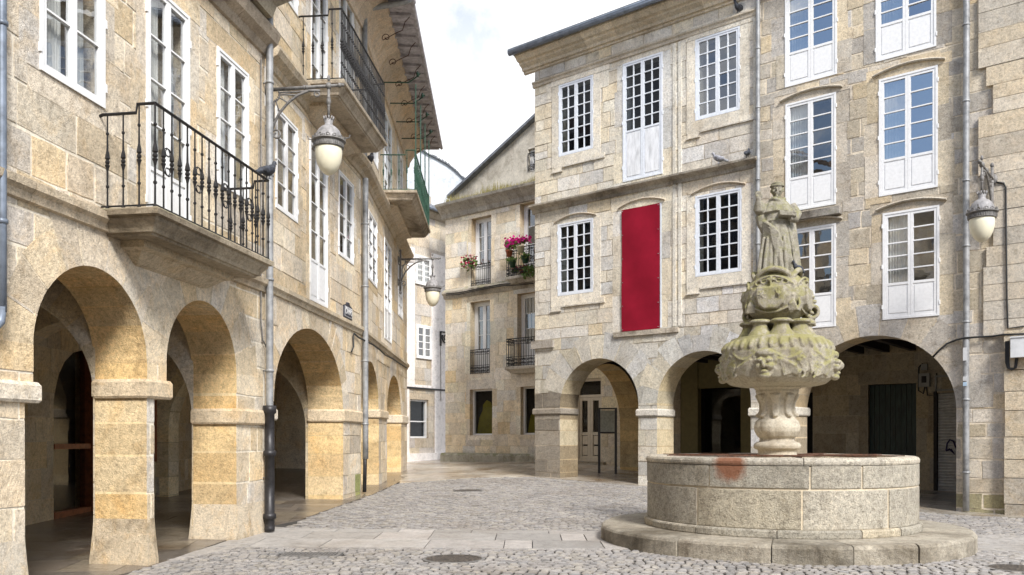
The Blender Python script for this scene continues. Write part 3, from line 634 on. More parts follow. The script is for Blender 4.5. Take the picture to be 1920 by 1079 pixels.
b = MB(); b.box(FI, FI.u(557), FI.u(570), 1.5, 3.3, .03, .08); b.build('notice_board', M['boxwhite'], B)
b = MB(); b.box(FC2, uE-.6, uE-.02, -.3, 13.0, -9, -.02, 0, TAN[1]); b.build('end_wall', M['tan'], B)

# ================================================================== houses C and D: right side, one long front
FC = Frame((.75, 28), (1.225, -1)); uJ = FC.u(1424); uCL = 0.0
C = thing('banner_house', FC.pt(0, .3, 0), 'stone house with many-paned white windows, blue-grey gutter and the red banner', 'house')
c1 = (FC.u(1050), FC.u(1197), FC.uz(1125,672)[1]); c2 = (FC.u(1232), FC.u(1408), FC.uz(1320,658)[1])
holes, vs, js = [], [], []
for ua, ub, zc in (c1, c2):
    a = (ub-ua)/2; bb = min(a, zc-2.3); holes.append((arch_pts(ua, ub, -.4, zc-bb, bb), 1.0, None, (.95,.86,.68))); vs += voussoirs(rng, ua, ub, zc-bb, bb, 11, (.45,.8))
WT = [FC.rect(1048,1113,160,141,295,279), FC.rect(1168,1243,121,97,343,326), FC.rect(1304,1388,75,49,228,206)]
WM = [FC.rect(1046,1113,423,407,557,547), FC.rect(1167,1241,395,380,622,614), FC.rect(1304,1391,370,350,521,508)]
for r in WT+WM: holes.append((rectpts(r), .5, 2, None))
for r in (WT[1], WM[1]): js += jambs(rng, r, .26, .4, 0, .4, 4)
pC = palette(rng, PALE, .80, 1.08, .10)
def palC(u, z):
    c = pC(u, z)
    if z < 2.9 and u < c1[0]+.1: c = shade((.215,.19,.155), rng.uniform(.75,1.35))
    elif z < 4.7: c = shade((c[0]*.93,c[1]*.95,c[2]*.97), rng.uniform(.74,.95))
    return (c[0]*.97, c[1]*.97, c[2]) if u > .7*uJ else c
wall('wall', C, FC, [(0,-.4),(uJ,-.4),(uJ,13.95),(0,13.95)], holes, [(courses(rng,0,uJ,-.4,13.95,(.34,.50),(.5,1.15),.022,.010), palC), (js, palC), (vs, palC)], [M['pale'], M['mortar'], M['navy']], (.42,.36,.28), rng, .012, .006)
for i, r in enumerate(WT+WM):
    if i in (1, 4): continue
    b = MB(); u0, u1, z0, z1 = r; c = lambda: shade(PALE[0], rng.uniform(.92,1.08)); t = .022; s = .27
    b.box(FC, u0-s, u0-.003, z0-.002, z1+.0, -.01, t, 0, c()); b.box(FC, u1+.003, u1+s, z0-.002, z1, -.01, t, 0, c())
    if i < 3: b.box(FC, u0-s-.02, u1+s+.32, z1+.003, z1+.38, -.01, t+.01, 0, c()); b.box(FC, u1+s+.002, u1+s+.3, z1-.5, z1, -.01, t-.005, 0, c()); b.box(FC, u0-s-.22, u0-s-.022, z1-.35, z1+.37, -.01, t-.005, 0, c())
    b.box(FC, u0-s, u1+s, z0-.32, z0-.004, -.01, t+.004, 0, c()); b.box(FC, u0-s+.02, u0-s+.4, z0-.46, z0-.322, -.01, t+.002, 0, c()); b.box(FC, u1+.0, u1+s+.14, z0-.33, z0-.2, -.01, t+.014, 0, c())
    b.box(FC, u0-s-.02, u0-s+.42, z0-.49, z0-.462, -.01, t+.035, 0, shade(PALE[4],.9)); b.box(FC, u0-s+.44, u1-.0, z0-.365, z0-.323, -.01, t+.035, 0, shade(PALE[4],.9)); b.box(FC, u1+.02, u1+s+.16, z0-.375, z0-.335, -.01, t+.035, 0, shade(PALE[4],.9))
    b.build('window_surround', M['pale'], C)
for r in WM: b = MB(); eyebrow(b, FC, r[0]-.12, r[1]+.12, r[3]+.05, .16, .035, .075, (.58,.52,.43)); b.build('label_arch', M['pale'], C)
zc_ = FC.uz(1003,390)[1]
b = MB(); b.molding(FC, -.08, uJ, [(-.02,zc_-.22),(.05,zc_-.20),(.07,zc_-.10),(.16,zc_-.06),(.25,zc_-.02),(.26,zc_+.03),(-.02,zc_+.07)], 0, (.40,.36,.30), 9, rng); b.build('string_course', M['mossy'], C)
b = MB(); b.molding(FC, -.06, uJ, [(-.02,13.12),(.05,13.14),(.06,13.22),(.10,13.26),(.10,13.30),(-.02,13.33)], 0, (.52,.46,.37), 9, rng); b.molding(FC, -.42, uJ, [(-.02,13.66),(.06,13.68),(.07,13.74),(.14,13.75),(.17,13.83),(.30,13.90),(.32,13.96),(.42,13.97),(.50,14.06),(.56,14.08),(.56,14.17),(-.02,14.2)], 0, (.56,.50,.40), 9, rng); b.build('cornice', M['pale'], C)
b = MB(); b.tube([FC.pt(-.55,14.2,.66), FC.pt(uJ,14.2,.66)], .09, 10); b.box(FC, -.55, uJ, 14.2, 14.27, .1, .75); b.build('gutter', M['bluepipe'], C, True)
b = MB(); slab(b, [FC.pt(-.55,14.30,.74), FC.pt(uJ,14.30,.74), FC.pt(uJ,16.8,-5), FC.pt(2.5,16.8,-5)], .02); b.build('roof', M['slate'], C)
b = MB(); b.box(FC, -.09, .8, FC.uz(1003,655)[1], FC.uz(1003,641)[1], -.01, .10, 0, (.34,.31,.27)); b.build('ledge', M['mossy'], C); b = MB(); b.box(FC, FC.u(1152), FC.u(1273), 4.72, 4.86, -.01, .07, 0, (.44,.39,.32)); b.build('ledge', M['mossy'], C)
b = MB()
for i, u in enumerate((FC.u(1413), FC.u(1262), WM[1][1]+.55)): b.box(FC, u, u+.10, 4.9, 13.1, -.01, .03, 0, shade(PALE[2],.95+i*.03))
b.build('pilaster_strip', M['pale'], C)
capital(C, FC, -.0, c1[0], 2.42, 2.62, 1.0, (.26,.23,.19), 'pale', rng=rng); capital(C, FC, c1[1], c2[0], 2.30, 2.52, 1.0, PALE[4], 'pale', rng=rng)
for i, r in enumerate(WT): window(C, FC, r, 2, 6, panel=1.42 if i == 1 else 0, paint='bluewhite', panel_paint='worn', glass=('darkglass','darkglass','coolglass')[i], jamb=.05, stile=.055, bar=.03, rng=rng)
for i in (0, 2): window(C, FC, WM[i], 2, 6, paint='bluewhite', glass='darkglass', jamb=.05, stile=.055, bar=.03, rng=rng)
b = MB(); r = WM[1]; ring_box(b, FC, r[0]+.004, r[1]-.004, r[2]+.004, r[3]-.004, -.06, .015, .05); b.build('blind_frame', M['bluewhite'], C)
# end wall with the arch over the lane, back wall and ceiling of the arcade
q = FC.pt(0,0,-5.9); FEW = Frame((q.x, q.y), FC.n); a = 2.1
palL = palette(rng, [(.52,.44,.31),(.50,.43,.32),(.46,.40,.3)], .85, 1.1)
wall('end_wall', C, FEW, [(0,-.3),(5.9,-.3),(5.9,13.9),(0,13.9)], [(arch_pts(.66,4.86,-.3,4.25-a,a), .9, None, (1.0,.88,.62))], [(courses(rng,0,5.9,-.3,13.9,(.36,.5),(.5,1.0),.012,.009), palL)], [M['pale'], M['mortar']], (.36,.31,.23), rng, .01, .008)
D = thing('tall_door_house', FC.pt(uJ+4, -.05, 0), 'rough grey stone house with stacked tall white balcony doors', 'house')
uDE = FC.u(2080)
d1 = (FC.u(1490), FC.u(1793), FC.uz(1645,629)[1])
holes, vs, js = [], [], []; ua, ub, zc = d1; a = (ub-ua)/2; bb = min(a, zc-2.35)
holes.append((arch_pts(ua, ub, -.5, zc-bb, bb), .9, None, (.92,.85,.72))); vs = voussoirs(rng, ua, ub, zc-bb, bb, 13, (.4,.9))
WD = [FC.rect(1472,1570,-36,-58,166,139), FC.rect(1473,1568,197,172,397,386), FC.rect(1478,1568,437,414,621,611), FC.rect(1642,1756,-75,-100,118,87), FC.rect(1648,1759,150,122,371,350), FC.rect(1655,1762,402,383,602,591)]
for r in WD: holes.append((rectpts(r), .5, 2, None)); js += jambs(rng, r, .28, .26, .0, .3, 3)
pD = palette(rng, GREY, .68, 1.04, .12)
def palD(u, z):
    c = pD(u, z)
    if z < .35 and u > d1[1]-.05: c = (c[0]*.62, c[1]*.62, c[2]*.45)
    return c
wall('wall', D, FC, [(uJ+.004,-.5),(uDE,-.5),(uDE,14.4),(uJ+.004,14.4)], holes, [(courses(rng,uJ,uDE,-.5,14.4,(.30,.52),(.4,1.1),.036,.024), palD), (js, palD), (vs, palD)], [M['pale'], M['mortar'], M['room']], (.66,.58,.46), rng, .012, .004)
for i, r in enumerate(WD): window(D, FC, r, 1, 5, panel=.78, glass='skyglass' if i in (0,3,4) else 'coolglass' if i == 1 else 'glass', curtain=(3 if i != 2 else 0), jamb=.05, stile=.06, bar=.03, rng=rng)
b = MB()
for i in (0, 1, 2, 3, 4, 5): r = WD[i]; b = MB(); eyebrow(b, FC, r[0]-.14, r[1]+.16, r[3]+.07, .13, .045, .09, (.48,.44,.37)); b.build('label_arch', M['pale'], D)
b = MB(); r = WD[2]; b.box(FC, r[0]-.1, r[1]+.14, r[3]+.2, r[3]+.38, -.01, .2, 0, (.30,.28,.25)); b.build('sill', M['mossy'], D)
capital(D, FC, c2[1], d1[0], 2.25, 2.48, 1.0, PALE[2], 'pale', rng=rng)
downpipe(D, FC, uJ, 6.0, 14.3, 'pipe', .06, .1, rng=rng)
dp = downpipe(D, FC, FC.u(1812,.1), gz(10.7,19.9)+.03, 14.3, 'pipe', .072, .12, .006, rng=rng)
b = MB(); us = FC.u(1812,.1)
for z0, z1, mm, in ((3.45,3.75,0),(2.98,3.08,0),(2.86,2.95,1)): b.hexa([FC.pt(us-.05,z0,.205), FC.pt(us+.03,z0,.212), FC.pt(us+.03,z0,.2), FC.pt(us-.05,z0,.2), FC.pt(us-.05,z1,.205), FC.pt(us+.03,z1,.212), FC.pt(us+.03,z1,.2), FC.pt(us-.05,z1,.2)], mm)
b.build('sticker', [M['boxwhite'], plain('pale_blue_label', (.45,.6,.75), .5)], dp)
# toothing stones of the old corner and the neighbour's pilaster on the far right
b = MB(); z = 4.0; k = 0; ut = FC.u(1836)
while z < 14.2:
    h = rng.uniform(.32,.5); o_ = rng.choice((0,.16,.3)) if z > 5.2 else .1; b.box(FC, ut+o_, uDE+.3, z+.006, z+h-.006, -.01, rng.uniform(.07,.09), 0, shade(rng.choice(GREY[:4]), rng.uniform(.85,1.1))); z += h
b.build('toothing_stones', M['pale'], D)
b = MB(); z = -.3; ut = FC.u(1886)
while z < 3.95:
    h = rng.uniform(.4,.6); b.box(FC, ut+rng.uniform(-.02,.02), uDE+.3, z+.008, z+h-.008, -.01, rng.uniform(.16,.19), 0, shade((.55,.475,.36) if z > .3 else (.38,.34,.28), rng.uniform(.85,1.1))); z += h
b.build('corner_pilaster', M['tan'], D)
b = MB(); slab(b, [FC.pt(uJ,14.6,.6), FC.pt(uDE,14.6,.6), FC.pt(uDE,17,-5), FC.pt(uJ,17,-5)], .2); b.build('roof', M['tile'], D)
# interior behind the right arcade
FCB = FC.off(-5.4); uDoor0 = .0
gd = FCB.rect(1628,1718,722,718,905,900); gd = (gd[0], gd[1], .0, gd[3]); sh = FCB.rect(1757,1815,738,735,925,925); sh = (sh[0], sh[1], sh[2], sh[3])
op = (FCB.u(1276), FCB.u(1395), .15, FCB.uz(1330,715)[1])
dk = (FCB.u(1500), FCB.u(1524), .1, FCB.uz(1510,735)[1])
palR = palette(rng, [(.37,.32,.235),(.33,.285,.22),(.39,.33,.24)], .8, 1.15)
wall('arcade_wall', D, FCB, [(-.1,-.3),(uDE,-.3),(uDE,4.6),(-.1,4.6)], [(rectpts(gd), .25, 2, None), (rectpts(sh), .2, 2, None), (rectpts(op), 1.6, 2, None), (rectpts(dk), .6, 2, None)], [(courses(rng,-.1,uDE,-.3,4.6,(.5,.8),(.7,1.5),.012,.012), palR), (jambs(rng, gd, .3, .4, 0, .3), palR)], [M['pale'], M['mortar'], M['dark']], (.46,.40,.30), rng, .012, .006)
b = MB(); w_ = gd[1]-gd[0]
for i in range(9): b.box(FCB, gd[0]+w_*i/9+.005, gd[0]+w_*(i+1)/9-.005, gd[2], gd[3]-.02, -.2, -.13+rng.uniform(0,.01))
b.box(FCB, gd[0]+.02, gd[1]-.02, gd[2]+1.1, gd[2]+1.25, -.129, -.1); b.build('plank_door', M['greendoor'], D)
b = MB(); n = 34; prof = []
for i in range(n): z = sh[2]+(sh[3]-sh[2])*i/n; dz = (sh[3]-sh[2])/n; prof += [(z+.001,-.10),(z+dz*.35,-.075),(z+dz*.75,-.078),(z+dz*.98,-.10)]
b.grid([[FCB.pt(sh[0]+.01, z, w), FCB.pt(sh[1]-.01, z, w)] for z, w in prof]); o = b.build('roller_shutter', M['shutter'], D)
b = MB(); cs = [FCB.uz(x, y, -.06) for x, y in ((1774,845),(1776,832),(1781,825),(1788,828),(1792,840))]; b.tube([FCB.pt(u,z,-.06) for u, z in cs], .025, 4)
cs = [FCB.uz(x, y, -.06) for x, y in ((1774,846),(1780,842),(1790,852),(1784,843),(1776,845))]; b.tube([FCB.pt(u,z,-.06) for u, z in cs], .022, 4); b.build('graffiti', M['purple'], o)
b = MB(); b.box(FCB, sh[0]-.09, sh[0]+.0, sh[2], sh[3]+.05, -.12, .04); b.box(FCB, sh[0]-.12, sh[1]+.1, sh[2]-.12, sh[2]-.01, -.1, .12); b.build('shutter_frame', M['dark'], D)
b = MB(); ring_box(b, FCB, sh[0]-.05, sh[1], sh[3]+.06, sh[3]+.52, -.05, .06, .05); b.build('fanlight', M['boxgrey'], D)
# olive shop front in the second arch
b = MB(); OP = lambda x: FCB.u(x); zt = op[3]
b.box(FCB, OP(1281), OP(1312), .1, 4.4, -.12, .16); b.box(FCB, OP(1392), OP(1420), .1, 4.4, -.12, .14); b.box(FCB, OP(1312)+.003, OP(1392)-.003, zt-.25, 4.4, -.1, .12); b.build('shop_front', M['olive'], C)
b = MB(); b.face([FCB.pt(OP(1312),.1,-.4),FCB.pt(OP(1394),.1,-.4),FCB.pt(OP(1394),zt,-.4),FCB.pt(OP(1312),zt,-.4)]); o = b.build('shop_glazing', M['shopglass'], C)
b = MB(); b.box(FCB, OP(1386)-.03, OP(1386)+.03, .1, zt, -.38, -.3); b.build('mullion', M['boxgrey'], o)
b = MB(); b.face([FC.pt(.02,4.5,-.9), FC.pt(uDE,4.5,-.9), FC.pt(uDE,4.5,-5.4), FC.pt(.02,4.5,-5.4)])
u = .4
while u < uDE: b.box(FC, u, u+.16, 4.28, 4.499, -5.38, -1.0); u += .75
b.build('arcade_ceiling', M['darkwood'], D)
b = MB(); b.face([FC.pt(uDE,-.5,0), FC.pt(uDE,-.5,-6), FC.pt(uDE,14,-6), FC.pt(uDE,14,0)]); b.build('side_wall', M['plaster'], D)

# ================================================================== house E: pale house across the lane with flowers
FE = Frame((.95, 35.5), (1.225, -1)); eL, eR = FE.u(835), FE.u(1172); zEc = 12.15
E = thing('flower_balcony_house', FE.pt(0, .6, 0), 'pale stone house with pink flowers on its small balconies and grass on its cornice', 'house')
WE = [FE.rect(884,921,412,402,545,535), FE.rect(975,1030,385,370,528,516), FE.rect(882,919,570,560,702,698), FE.rect(970,1030,555,540,692,690), FE.rect(881,923,732,728,817,816), FE.rect(976,1030,727,722,816,815), FE.rect(1078,1128,712,708,866,866)]
holes = [(rectpts(r), .42, 2, (.72,.66,.58)) for r in WE]; js = []
for r in WE[:6]: js += jambs(rng, r, .24, .42, .2, .2, 3)
pE = palette(rng, [(.70,.63,.52),(.68,.61,.50),(.66,.62,.54),(.70,.65,.52),(.66,.55,.38)], .84, 1.08, .1)
wall('wall', E, FE, [(eL,-.2),(eR,-.2),(eR,zEc-.1),(eL,zEc-.1)], holes, [(courses(rng,eL,eR,-.2,zEc-.1,(.42,.62),(.55,1.1),.014,.012), pE), (js, pE)], [M['pale'], M['mortar'], M['dark']], (.55,.48,.37), rng, .014, .008)
b = MB(); b.molding(FE, eL-.15, eR, [(-.02,zEc-.62),(.1,zEc-.58),(.16,zEc-.4),(.36,zEc-.2),(.52,zEc-.1),(.56,zEc),(-.5,zEc+.08)], 0, (.38,.35,.30), 14, rng); b.build('cornice', M['mossy'], E)
zs_ = FE.uz(838,552)[1]; b = MB(); b.molding(FE, eL-.05, eR, [(-.02,zs_-.25),(.06,zs_-.23),(.1,zs_-.1),(.2,zs_-.02),(.2,zs_+.06),(-.02,zs_+.22)], 0, (.42,.38,.32), 10, rng); b.build('string_course', M['mossy'], E)
b = MB(); b.molding(FE, eL-.06, FE.u(1075), [(-.02,.2),(.28,.2),(.28,.9),(.22,.98),(-.02,1.0)], 0, (.36,.34,.28), 8, rng); b.build('plinth', M['plinth'], E)
for i, r in enumerate(WE[:4]): window(E, FE, r, 1, 3, panel=.9 if i in (0,2,3) else .6, w=-.30, jamb=.09, stile=.08, rng=rng, curtain=4 if i != 1 else 0, hinges=False)
for r in WE[4:6]:
    b = MB(); ring_box(b, FE, r[0]+.004, r[1]-.004, r[2]+.004, r[3]-.004, -.33, -.2, .07); o = b.build('shop_window', M['white'], E)
    g = MB(); g.face([FE.pt(p[0],p[1],-.28) for p in rectpts(r)]); g.build('glass', M['shopglass'], o)
    g = MB(); uc = (r[0]+r[1])/2; pts = [(r[0]+.1,r[2]+.05),(r[1]-.05,r[2]+.05),(r[1]-.05,r[2]+.9),(uc+.38,r[2]+1.2),(uc+.25,r[2]+1.45),(uc+.02,r[2]+1.55),(uc-.2,r[2]+1.35),(uc-.22,r[2]+1.1),(r[0]+.25,r[2]+.8)]
    g.grid([[FE.pt(p[0],p[1],-.40) for p in pts],[FE.pt(p[0],p[1],-.36) for p in pts]], 0, (1,1,1), True, True, True); g.build('display_panel', M['yellow'], o)
r = WE[6]; b = MB(); ring_box(b, FE, r[0]+.004, r[1]-.004, r[2]+.004, r[3]-.004, -.3, -.1, .1)
um = (r[0]+r[1])/2
for l0, l1 in ((r[0]+.11, um-.004), (um+.004, r[1]-.11)):
    ring_box(b, FE, l0, l1, r[2]+.11, r[3]-.75, -.26, -.15, .12); b.box(FE, l0+.122, l1-.122, r[2]+1.05, r[2]+1.17, -.25, -.152)
    for z0, z1 in ((r[2]+.26, r[2]+.62), (r[2]+.68, r[2]+1.03)): b.box(FE, l0+.14, l1-.14, z0, z1, -.24, -.17)
b.box(FE, r[0]+.11, r[1]-.11, r[3]-.74, r[3]-.64, -.25, -.14); o = b.build('panelled_door', M['beige'], E)
g = MB(); g.face([FE.pt(p[0],p[1],-.23) for p in rectpts((r[0]+.1,r[1]-.1,r[2]+1.1,r[3]-.1))]); g.build('glass', M['shopglass'], o)
b = MB(); b.box(FE, r[0]-.1, r[1]+.2, -.1, r[2]+.0, .0, .22, 0, (.33,.3,.24)); b.build('door_step', M['pale'], E)
for r in (WE[0], WE[2]): lattice(FE, r[0]+.02, r[1]-.02, .03, r[2]-.02, 1.05, 'iron', E)
for r, zt in ((WE[1], FE.uz(975,522)[1]), (WE[3], FE.uz(975,689)[1])):
    u0, u1 = FE.u(949,.5), FE.u(949,.5)+2.6
    b = MB(); b.tiers(FE, u0, u1, .6, [(.18,zt-.28),(.12,zt-.2),(.04,zt-.14),(0,zt-.12),(0,zt-.03),(.015,zt)], 0, (.46,.42,.36)); o = b.build('balcony', M['mossy'], E)
    lattice(FE, u0+.05, u1-.05, .54, zt, 1.15, 'iron', o, .02, .13)
FG = FE.off(-.5)
gp = [FG.uz(845,372), FG.uz(1000,229), FG.uz(1085,150)]
zb = zEc-.2; gpk = gp[2]; outl = [(gp[0][0], zb), (gpk[0]+7, zb), (gpk[0]+7, gpk[1]-4), (gpk[0], gpk[1]), gp[1], gp[0]]
gw = FG.rect(990,1022,282,270,323,314)
b = MB(); wall('gable', E, FG, outl, [(rectpts(gw), .3, 2, None)], [], [M['stucco'], M['stucco'], M['dark']], (1,1,1.001), rng, 0, 0)
window(E, FG, gw, 1, 3, w=-.18, jamb=.08, hinges=False, rng=rng)
lattice(FG, gw[0]+.02, gw[1]-.02, .03, gw[2], .75, 'iron', E)
b = MB(); a_, b_ = gp[0], gpk
P = lambda q, w, dz: FG.pt(q[0], q[1]+dz, w)
b.hexa([P(a_,-4,-.05), P(a_,.28,-.05), P(b_,.28,-.05), P(b_,-4,-.05), P(a_,-4,.07), P(a_,.28,.07), P(b_,.28,.07), P(b_,-4,.07)]); b.build('roof', M['slate'], E)
# ================================================================== narrow house F and white gable G at the end of the lane
FF = Frame((-4, 40), (.545, .838)); fL, fR = FF.u(755), FF.u(846)
Fh = thing('narrow_house', FF.pt(0, .6, 0), 'narrow house with off-white corner strips and two small windows at the lane end', 'house')
WF = [FF.rect(777,807,478,484,533,538), FF.rect(779,808,608,613,672,675), FF.rect(769,803,748,751,822,822)]
WF[2] = (WF[2][0], WF[2][1], WF[2][2], WF[2][3])
zF = FF.uz(815,402)[1]
wall('wall', Fh, FF, [(fL,0),(fR,0),(fR,zF),(fL,zF)], [(rectpts(r), .3, 2, (.8,.8,.8)) for r in WF], [(courses(rng,fL,fR,0,zF,(.5,.75),(.7,1.4),.014,.01), palette(rng, [(.52,.47,.40),(.50,.44,.37)], .9, 1.1))], [M['pale'], M['mortar'], M['dark']], (.42,.38,.32), rng, .01, .006)
b = MB(); zl = FF.uz(800,728)[1]; s0, s1 = FF.u(776), FF.u(808)
b.box(FF, fL-.1, s0, zl, zF-1.9, -.01, .06); b.box(FF, s1, fR, zl, zF-1.9, -.01, .06); b.box(FF, s0+.003, s1-.003, zl-.0, zl+.12, -.01, .055)
b.box(FF, fL-.1, FF.u(766), .3, zl-.08, -.01, .05); b.box(FF, FF.u(814), fR, .3, zl-.08, -.01, .05); b.build('corner_strip', M['pinkwash'], Fh)
b = MB(); b.molding(FF, fL-.1, fR, [(-.02,zl-.075),(.1,zl-.07),(.1,zl-.01),(-.02,zl-.002)]); b.build('ledge', M['blackpipe'], Fh)
b = MB(); b.box(FF, fL-.2, fR, .2, .95, -.02, .16); b.build('plinth', M['pinkwash'], Fh)
for i, r in enumerate(WF[:2]): window(Fh, FF, r, 1, 4, w=.06, rng=rng, curtain=4 if i == 0 else 0, jamb=.07, stile=.07, bar=.04)
r = WF[2]; b = MB(); ring_box(b, FF, r[0]+.004, r[1]-.004, r[2]+.004, r[3]-.004, -.25, -.1, .08); b.box(FF, r[0]+.08, r[1]-.08, r[2]+.75, r[2]+.8, -.2, -.12); o = b.build('shop_window', M['white'], Fh); g = MB(); g.face([FF.pt(p[0],p[1],-.2) for p in rectpts(r)]); g.build('glass', M['darkglass'], o)
b = MB(); b.molding(FF, fL-.1, fR, [(-.02,zF-.3),(.1,zF-.25),(.3,zF-.05),(.34,zF+.06),(-.02,zF+.1)], 0, (.4,.36,.3)); b.build('cornice', M['pale'], Fh)
b = MB(); b.tube([FF.pt(fL-.1,zF+.05,.42), FF.pt(fR+.3,zF+.05,.42)], .08, 8); b.build('gutter', M['bluepipe'], Fh)
b = MB(); slab(b, [FF.pt(fL-.2,zF+.14,.45), FF.pt(fR+.3,zF+.14,.45), FF.pt(fR+.3,zF+1.6,-2.6), FF.pt(fL-.2,zF+1.6,-2.6)], .02); b.build('roof', M['slate'], Fh)
b = MB(); b.box(FF, FF.u(826)-.6, fR+1.6, zF+.9, zF+1.9, -3.2, -2.5, 0, (.4,.37,.32)); b.build('chimney', M['pale'], Fh)
FW = Frame((-6, 54), (1, .0)); P = lambda x, y: FW.uz(x, y)
G = thing('white_gabled_house', FW.pt(0, .6, 0), 'whitewashed gable with a ragged roof edge rising behind the lane', 'house')
top = [P(700,215), P(762,263), P(800,289), P(820,299), P(838,309), P(850,318), P(862,329), P(877,343)]
outl = [(top[0][0],0),(top[-1][0]+.5,0)] + [(x,z) for x, z in reversed(top)]
wall('wall', G, FW, outl, [], [], [M['whitewash'], M['whitewash']], (1,1,1.001), rng, 0, 0)
b = MB()
for i in range(len(top)-1):
    p, q = top[i], top[i+1]; n = 6
    for k in range(n):
        x0, z0 = p[0]+(q[0]-p[0])*k/n, p[1]+(q[1]-p[1])*k/n; x1, z1 = p[0]+(q[0]-p[0])*(k+1.15)/n, p[1]+(q[1]-p[1])*(k+1.15)/n; t = rng.uniform(.05,.16)
        b.hexa([FW.pt(x0,z0,.15), FW.pt(x1,z1,.15), FW.pt(x1,z1,-5), FW.pt(x0,z0,-5), FW.pt(x0,z0+t,.15), FW.pt(x1,z1+t*.8,.15), FW.pt(x1,z1+t*.8,-5), FW.pt(x0,z0+t,-5)])
b.build('roof', M['slate'], G)
# ================================================================== house across the square, behind the viewer: seen in the window panes
FO = Frame((22, -13), (-1, .12)); OH = thing('tiled_house', FO.pt(18, 0, 0), 'plain stone house with clay tile eaves mirrored in the window panes', 'house')
wall('wall', OH, FO, [(0,-.3),(44,-.3),(44,10.2),(0,10.2)], [(rectpts((2+4*i,3.1+4*i,z,z+2)), .4, 2, None) for i in range(10) for z in (4.5, 7.6)], [], [M['tan'], M['tan'], M['navy']], (.40,.33,.23), rng, 0, 0)
b = MB()
for i in range(88): b.tube([FO.pt(i*.5, 10.3, .8), FO.pt(i*.5, 13.2, -6)], .2, 6)
slab(b, [FO.pt(0,10.3,.7), FO.pt(44,10.3,.7), FO.pt(44,13.2,-6), FO.pt(0,13.2,-6)], .15); b.build('roof', M['tile'], OH)

# ================================================================== ground
n = 90
b = MB(); xs = np.concatenate([[-150,-80,-45], np.linspace(-24,26,72), [45,80,150]]); ys = np.concatenate([[-150,-60,-25], np.linspace(-14,52,84), [80,150]])
XX, YY = np.meshgrid(xs, ys); ZZ = ground_z(np.stack([XX.ravel(), YY.ravel()], 1)).reshape(XX.shape) - .022
b.grid([[(XX[i,j], YY[i,j], ZZ[i,j]) for j in range(len(xs))] for i in range(len(ys))])
tag(b.build('ground', M['dirt'], None, True), kind='structure')
fc = Vector((4.34, 13.97))                        # fountain centre
def inpoly(p, poly):
    c = False; j = len(poly)-1
    for i in range(len(poly)):
        if (poly[i][1] > p[1]) != (poly[j][1] > p[1]) and p[0] < (poly[j][0]-poly[i][0])*(p[1]-poly[i][1])/(poly[j][1]-poly[i][1])+poly[i][0]: c = not c
        j = i
    return c
Lf = lambda F, u, w: (F.pt(u,0,w).x, F.pt(u,0,w).y)
kerb = [Lf(FA,-4,.12), Lf(FA,uA1-.6,.12), Lf(FB,uB0+1.2,.35), Lf(FB,uB1,.35), Lf(FC2,4.5,.5)]
front = [Lf(FC,0,.35), Lf(FC,uJ,.55), Lf(FC,FC.u(1800),.9), Lf(FC,uDE,.5)]
band_y0, band_y1 = 12.72, 15.0
ZA = [kerb[0], kerb[1], (-3.9, band_y0), (9.5, band_y0-.1), (14,11), (14,4.5), (-6,4.5)]
ZB = [(-4.1+.1, band_y1), kerb[2], kerb[3], (kerb[4][0], kerb[4][1]-.6), (-1.2,27.7), front[0], front[1], front[2], front[3], (15.5, 12), (6, 11.5), (6, band_y1)]
def cobbles(poly, ang, rw, ln, rng, skip=None, bend=0):
    b = MB(); ca, sa = math.cos(ang), math.sin(ang); X0, Y0 = 2, 14; stones = []
    r = -26.0
    while r < 26:
        w = rw*rng.uniform(.88,1.12); t = -26 + rng.uniform(0, .2)
        while t < 26:
            l = rng.uniform(*ln); cx, cy = t+l/2, r+w/2; yy = cy + bend*math.sin(cx*.45)
            x, y = X0+cx*ca-yy*sa, Y0+cx*sa+yy*ca
            if 4.4 < y < 29 and -6.5 < x < 16 and inpoly((x,y), poly) and not (skip and skip(x,y)): stones.append((cx, yy, l, w, x, y))
            t += l
        r += w
    S = np.array(stones); zz = ground_z(S[:,4:6])
    for (cx, cy, l, w, x, y), z in zip(stones, zz):
        g = .015; a, c = l/2-g, w/2-g; h = rng.uniform(-.006,.006); i1 = .016; k = rng.uniform(.78,1.16); q = rng.random()
        base = (.285,.268,.255) if q < .6 else (.30,.278,.25) if q < .85 else (.24,.232,.228)
        cc = tuple(v*k for v in base); J = lambda: rng.uniform(-.009,.009); n = len(b.v); tx, ty = rng.uniform(-.03,.03), rng.uniform(-.03,.03)
        cor = [(-a+J(),-c+J()),(a+J(),-c+J()),(a+J(),c+J()),(-a+J(),c+J())]
        for f, zo in ((1.0,-.024),(1.0,-.004),(1-i1/min(a,c),.004)):
            for px, py in cor: px, py = px*f, py*f; b.v.append((x+px*ca-py*sa, y+px*sa+py*ca, z+zo+(h+px*tx+py*ty if zo > -.02 else 0)))
        for lv in (0, 4):
            for j in range(4): b.f.append((n+lv+j, n+lv+(j+1)%4, n+lv+4+(j+1)%4, n+lv+4+j)); b.m.append(0); b.c.append(cc)
        b.f.append((n+8,n+9,n+10,n+11)); b.m.append(0); b.c.append(cc)
    return b
rg = random.Random(3)
gx, gy = at_ground(585, 1039.5); mx, my = at_ground(851, 1048); m3 = at_ground(1905, 1066); m4 = at_ground(878, 920)
def covered(x, y):
    return math.hypot(x-fc.x, y-fc.y) < 2.8 or math.hypot(x-mx, y-my) < .43 or (abs(x-gx) < .44 and abs(y-gy) < .23) or math.hypot(x-m3[0], y-m3[1]) < .36 or math.hypot(x-m4[0], y-m4[1]) < .4
tag(cobbles(ZA, R(-4), .115, (.11,.17), rg, covered, .12).build('cobbled_square', M['cobble']), kind='structure')
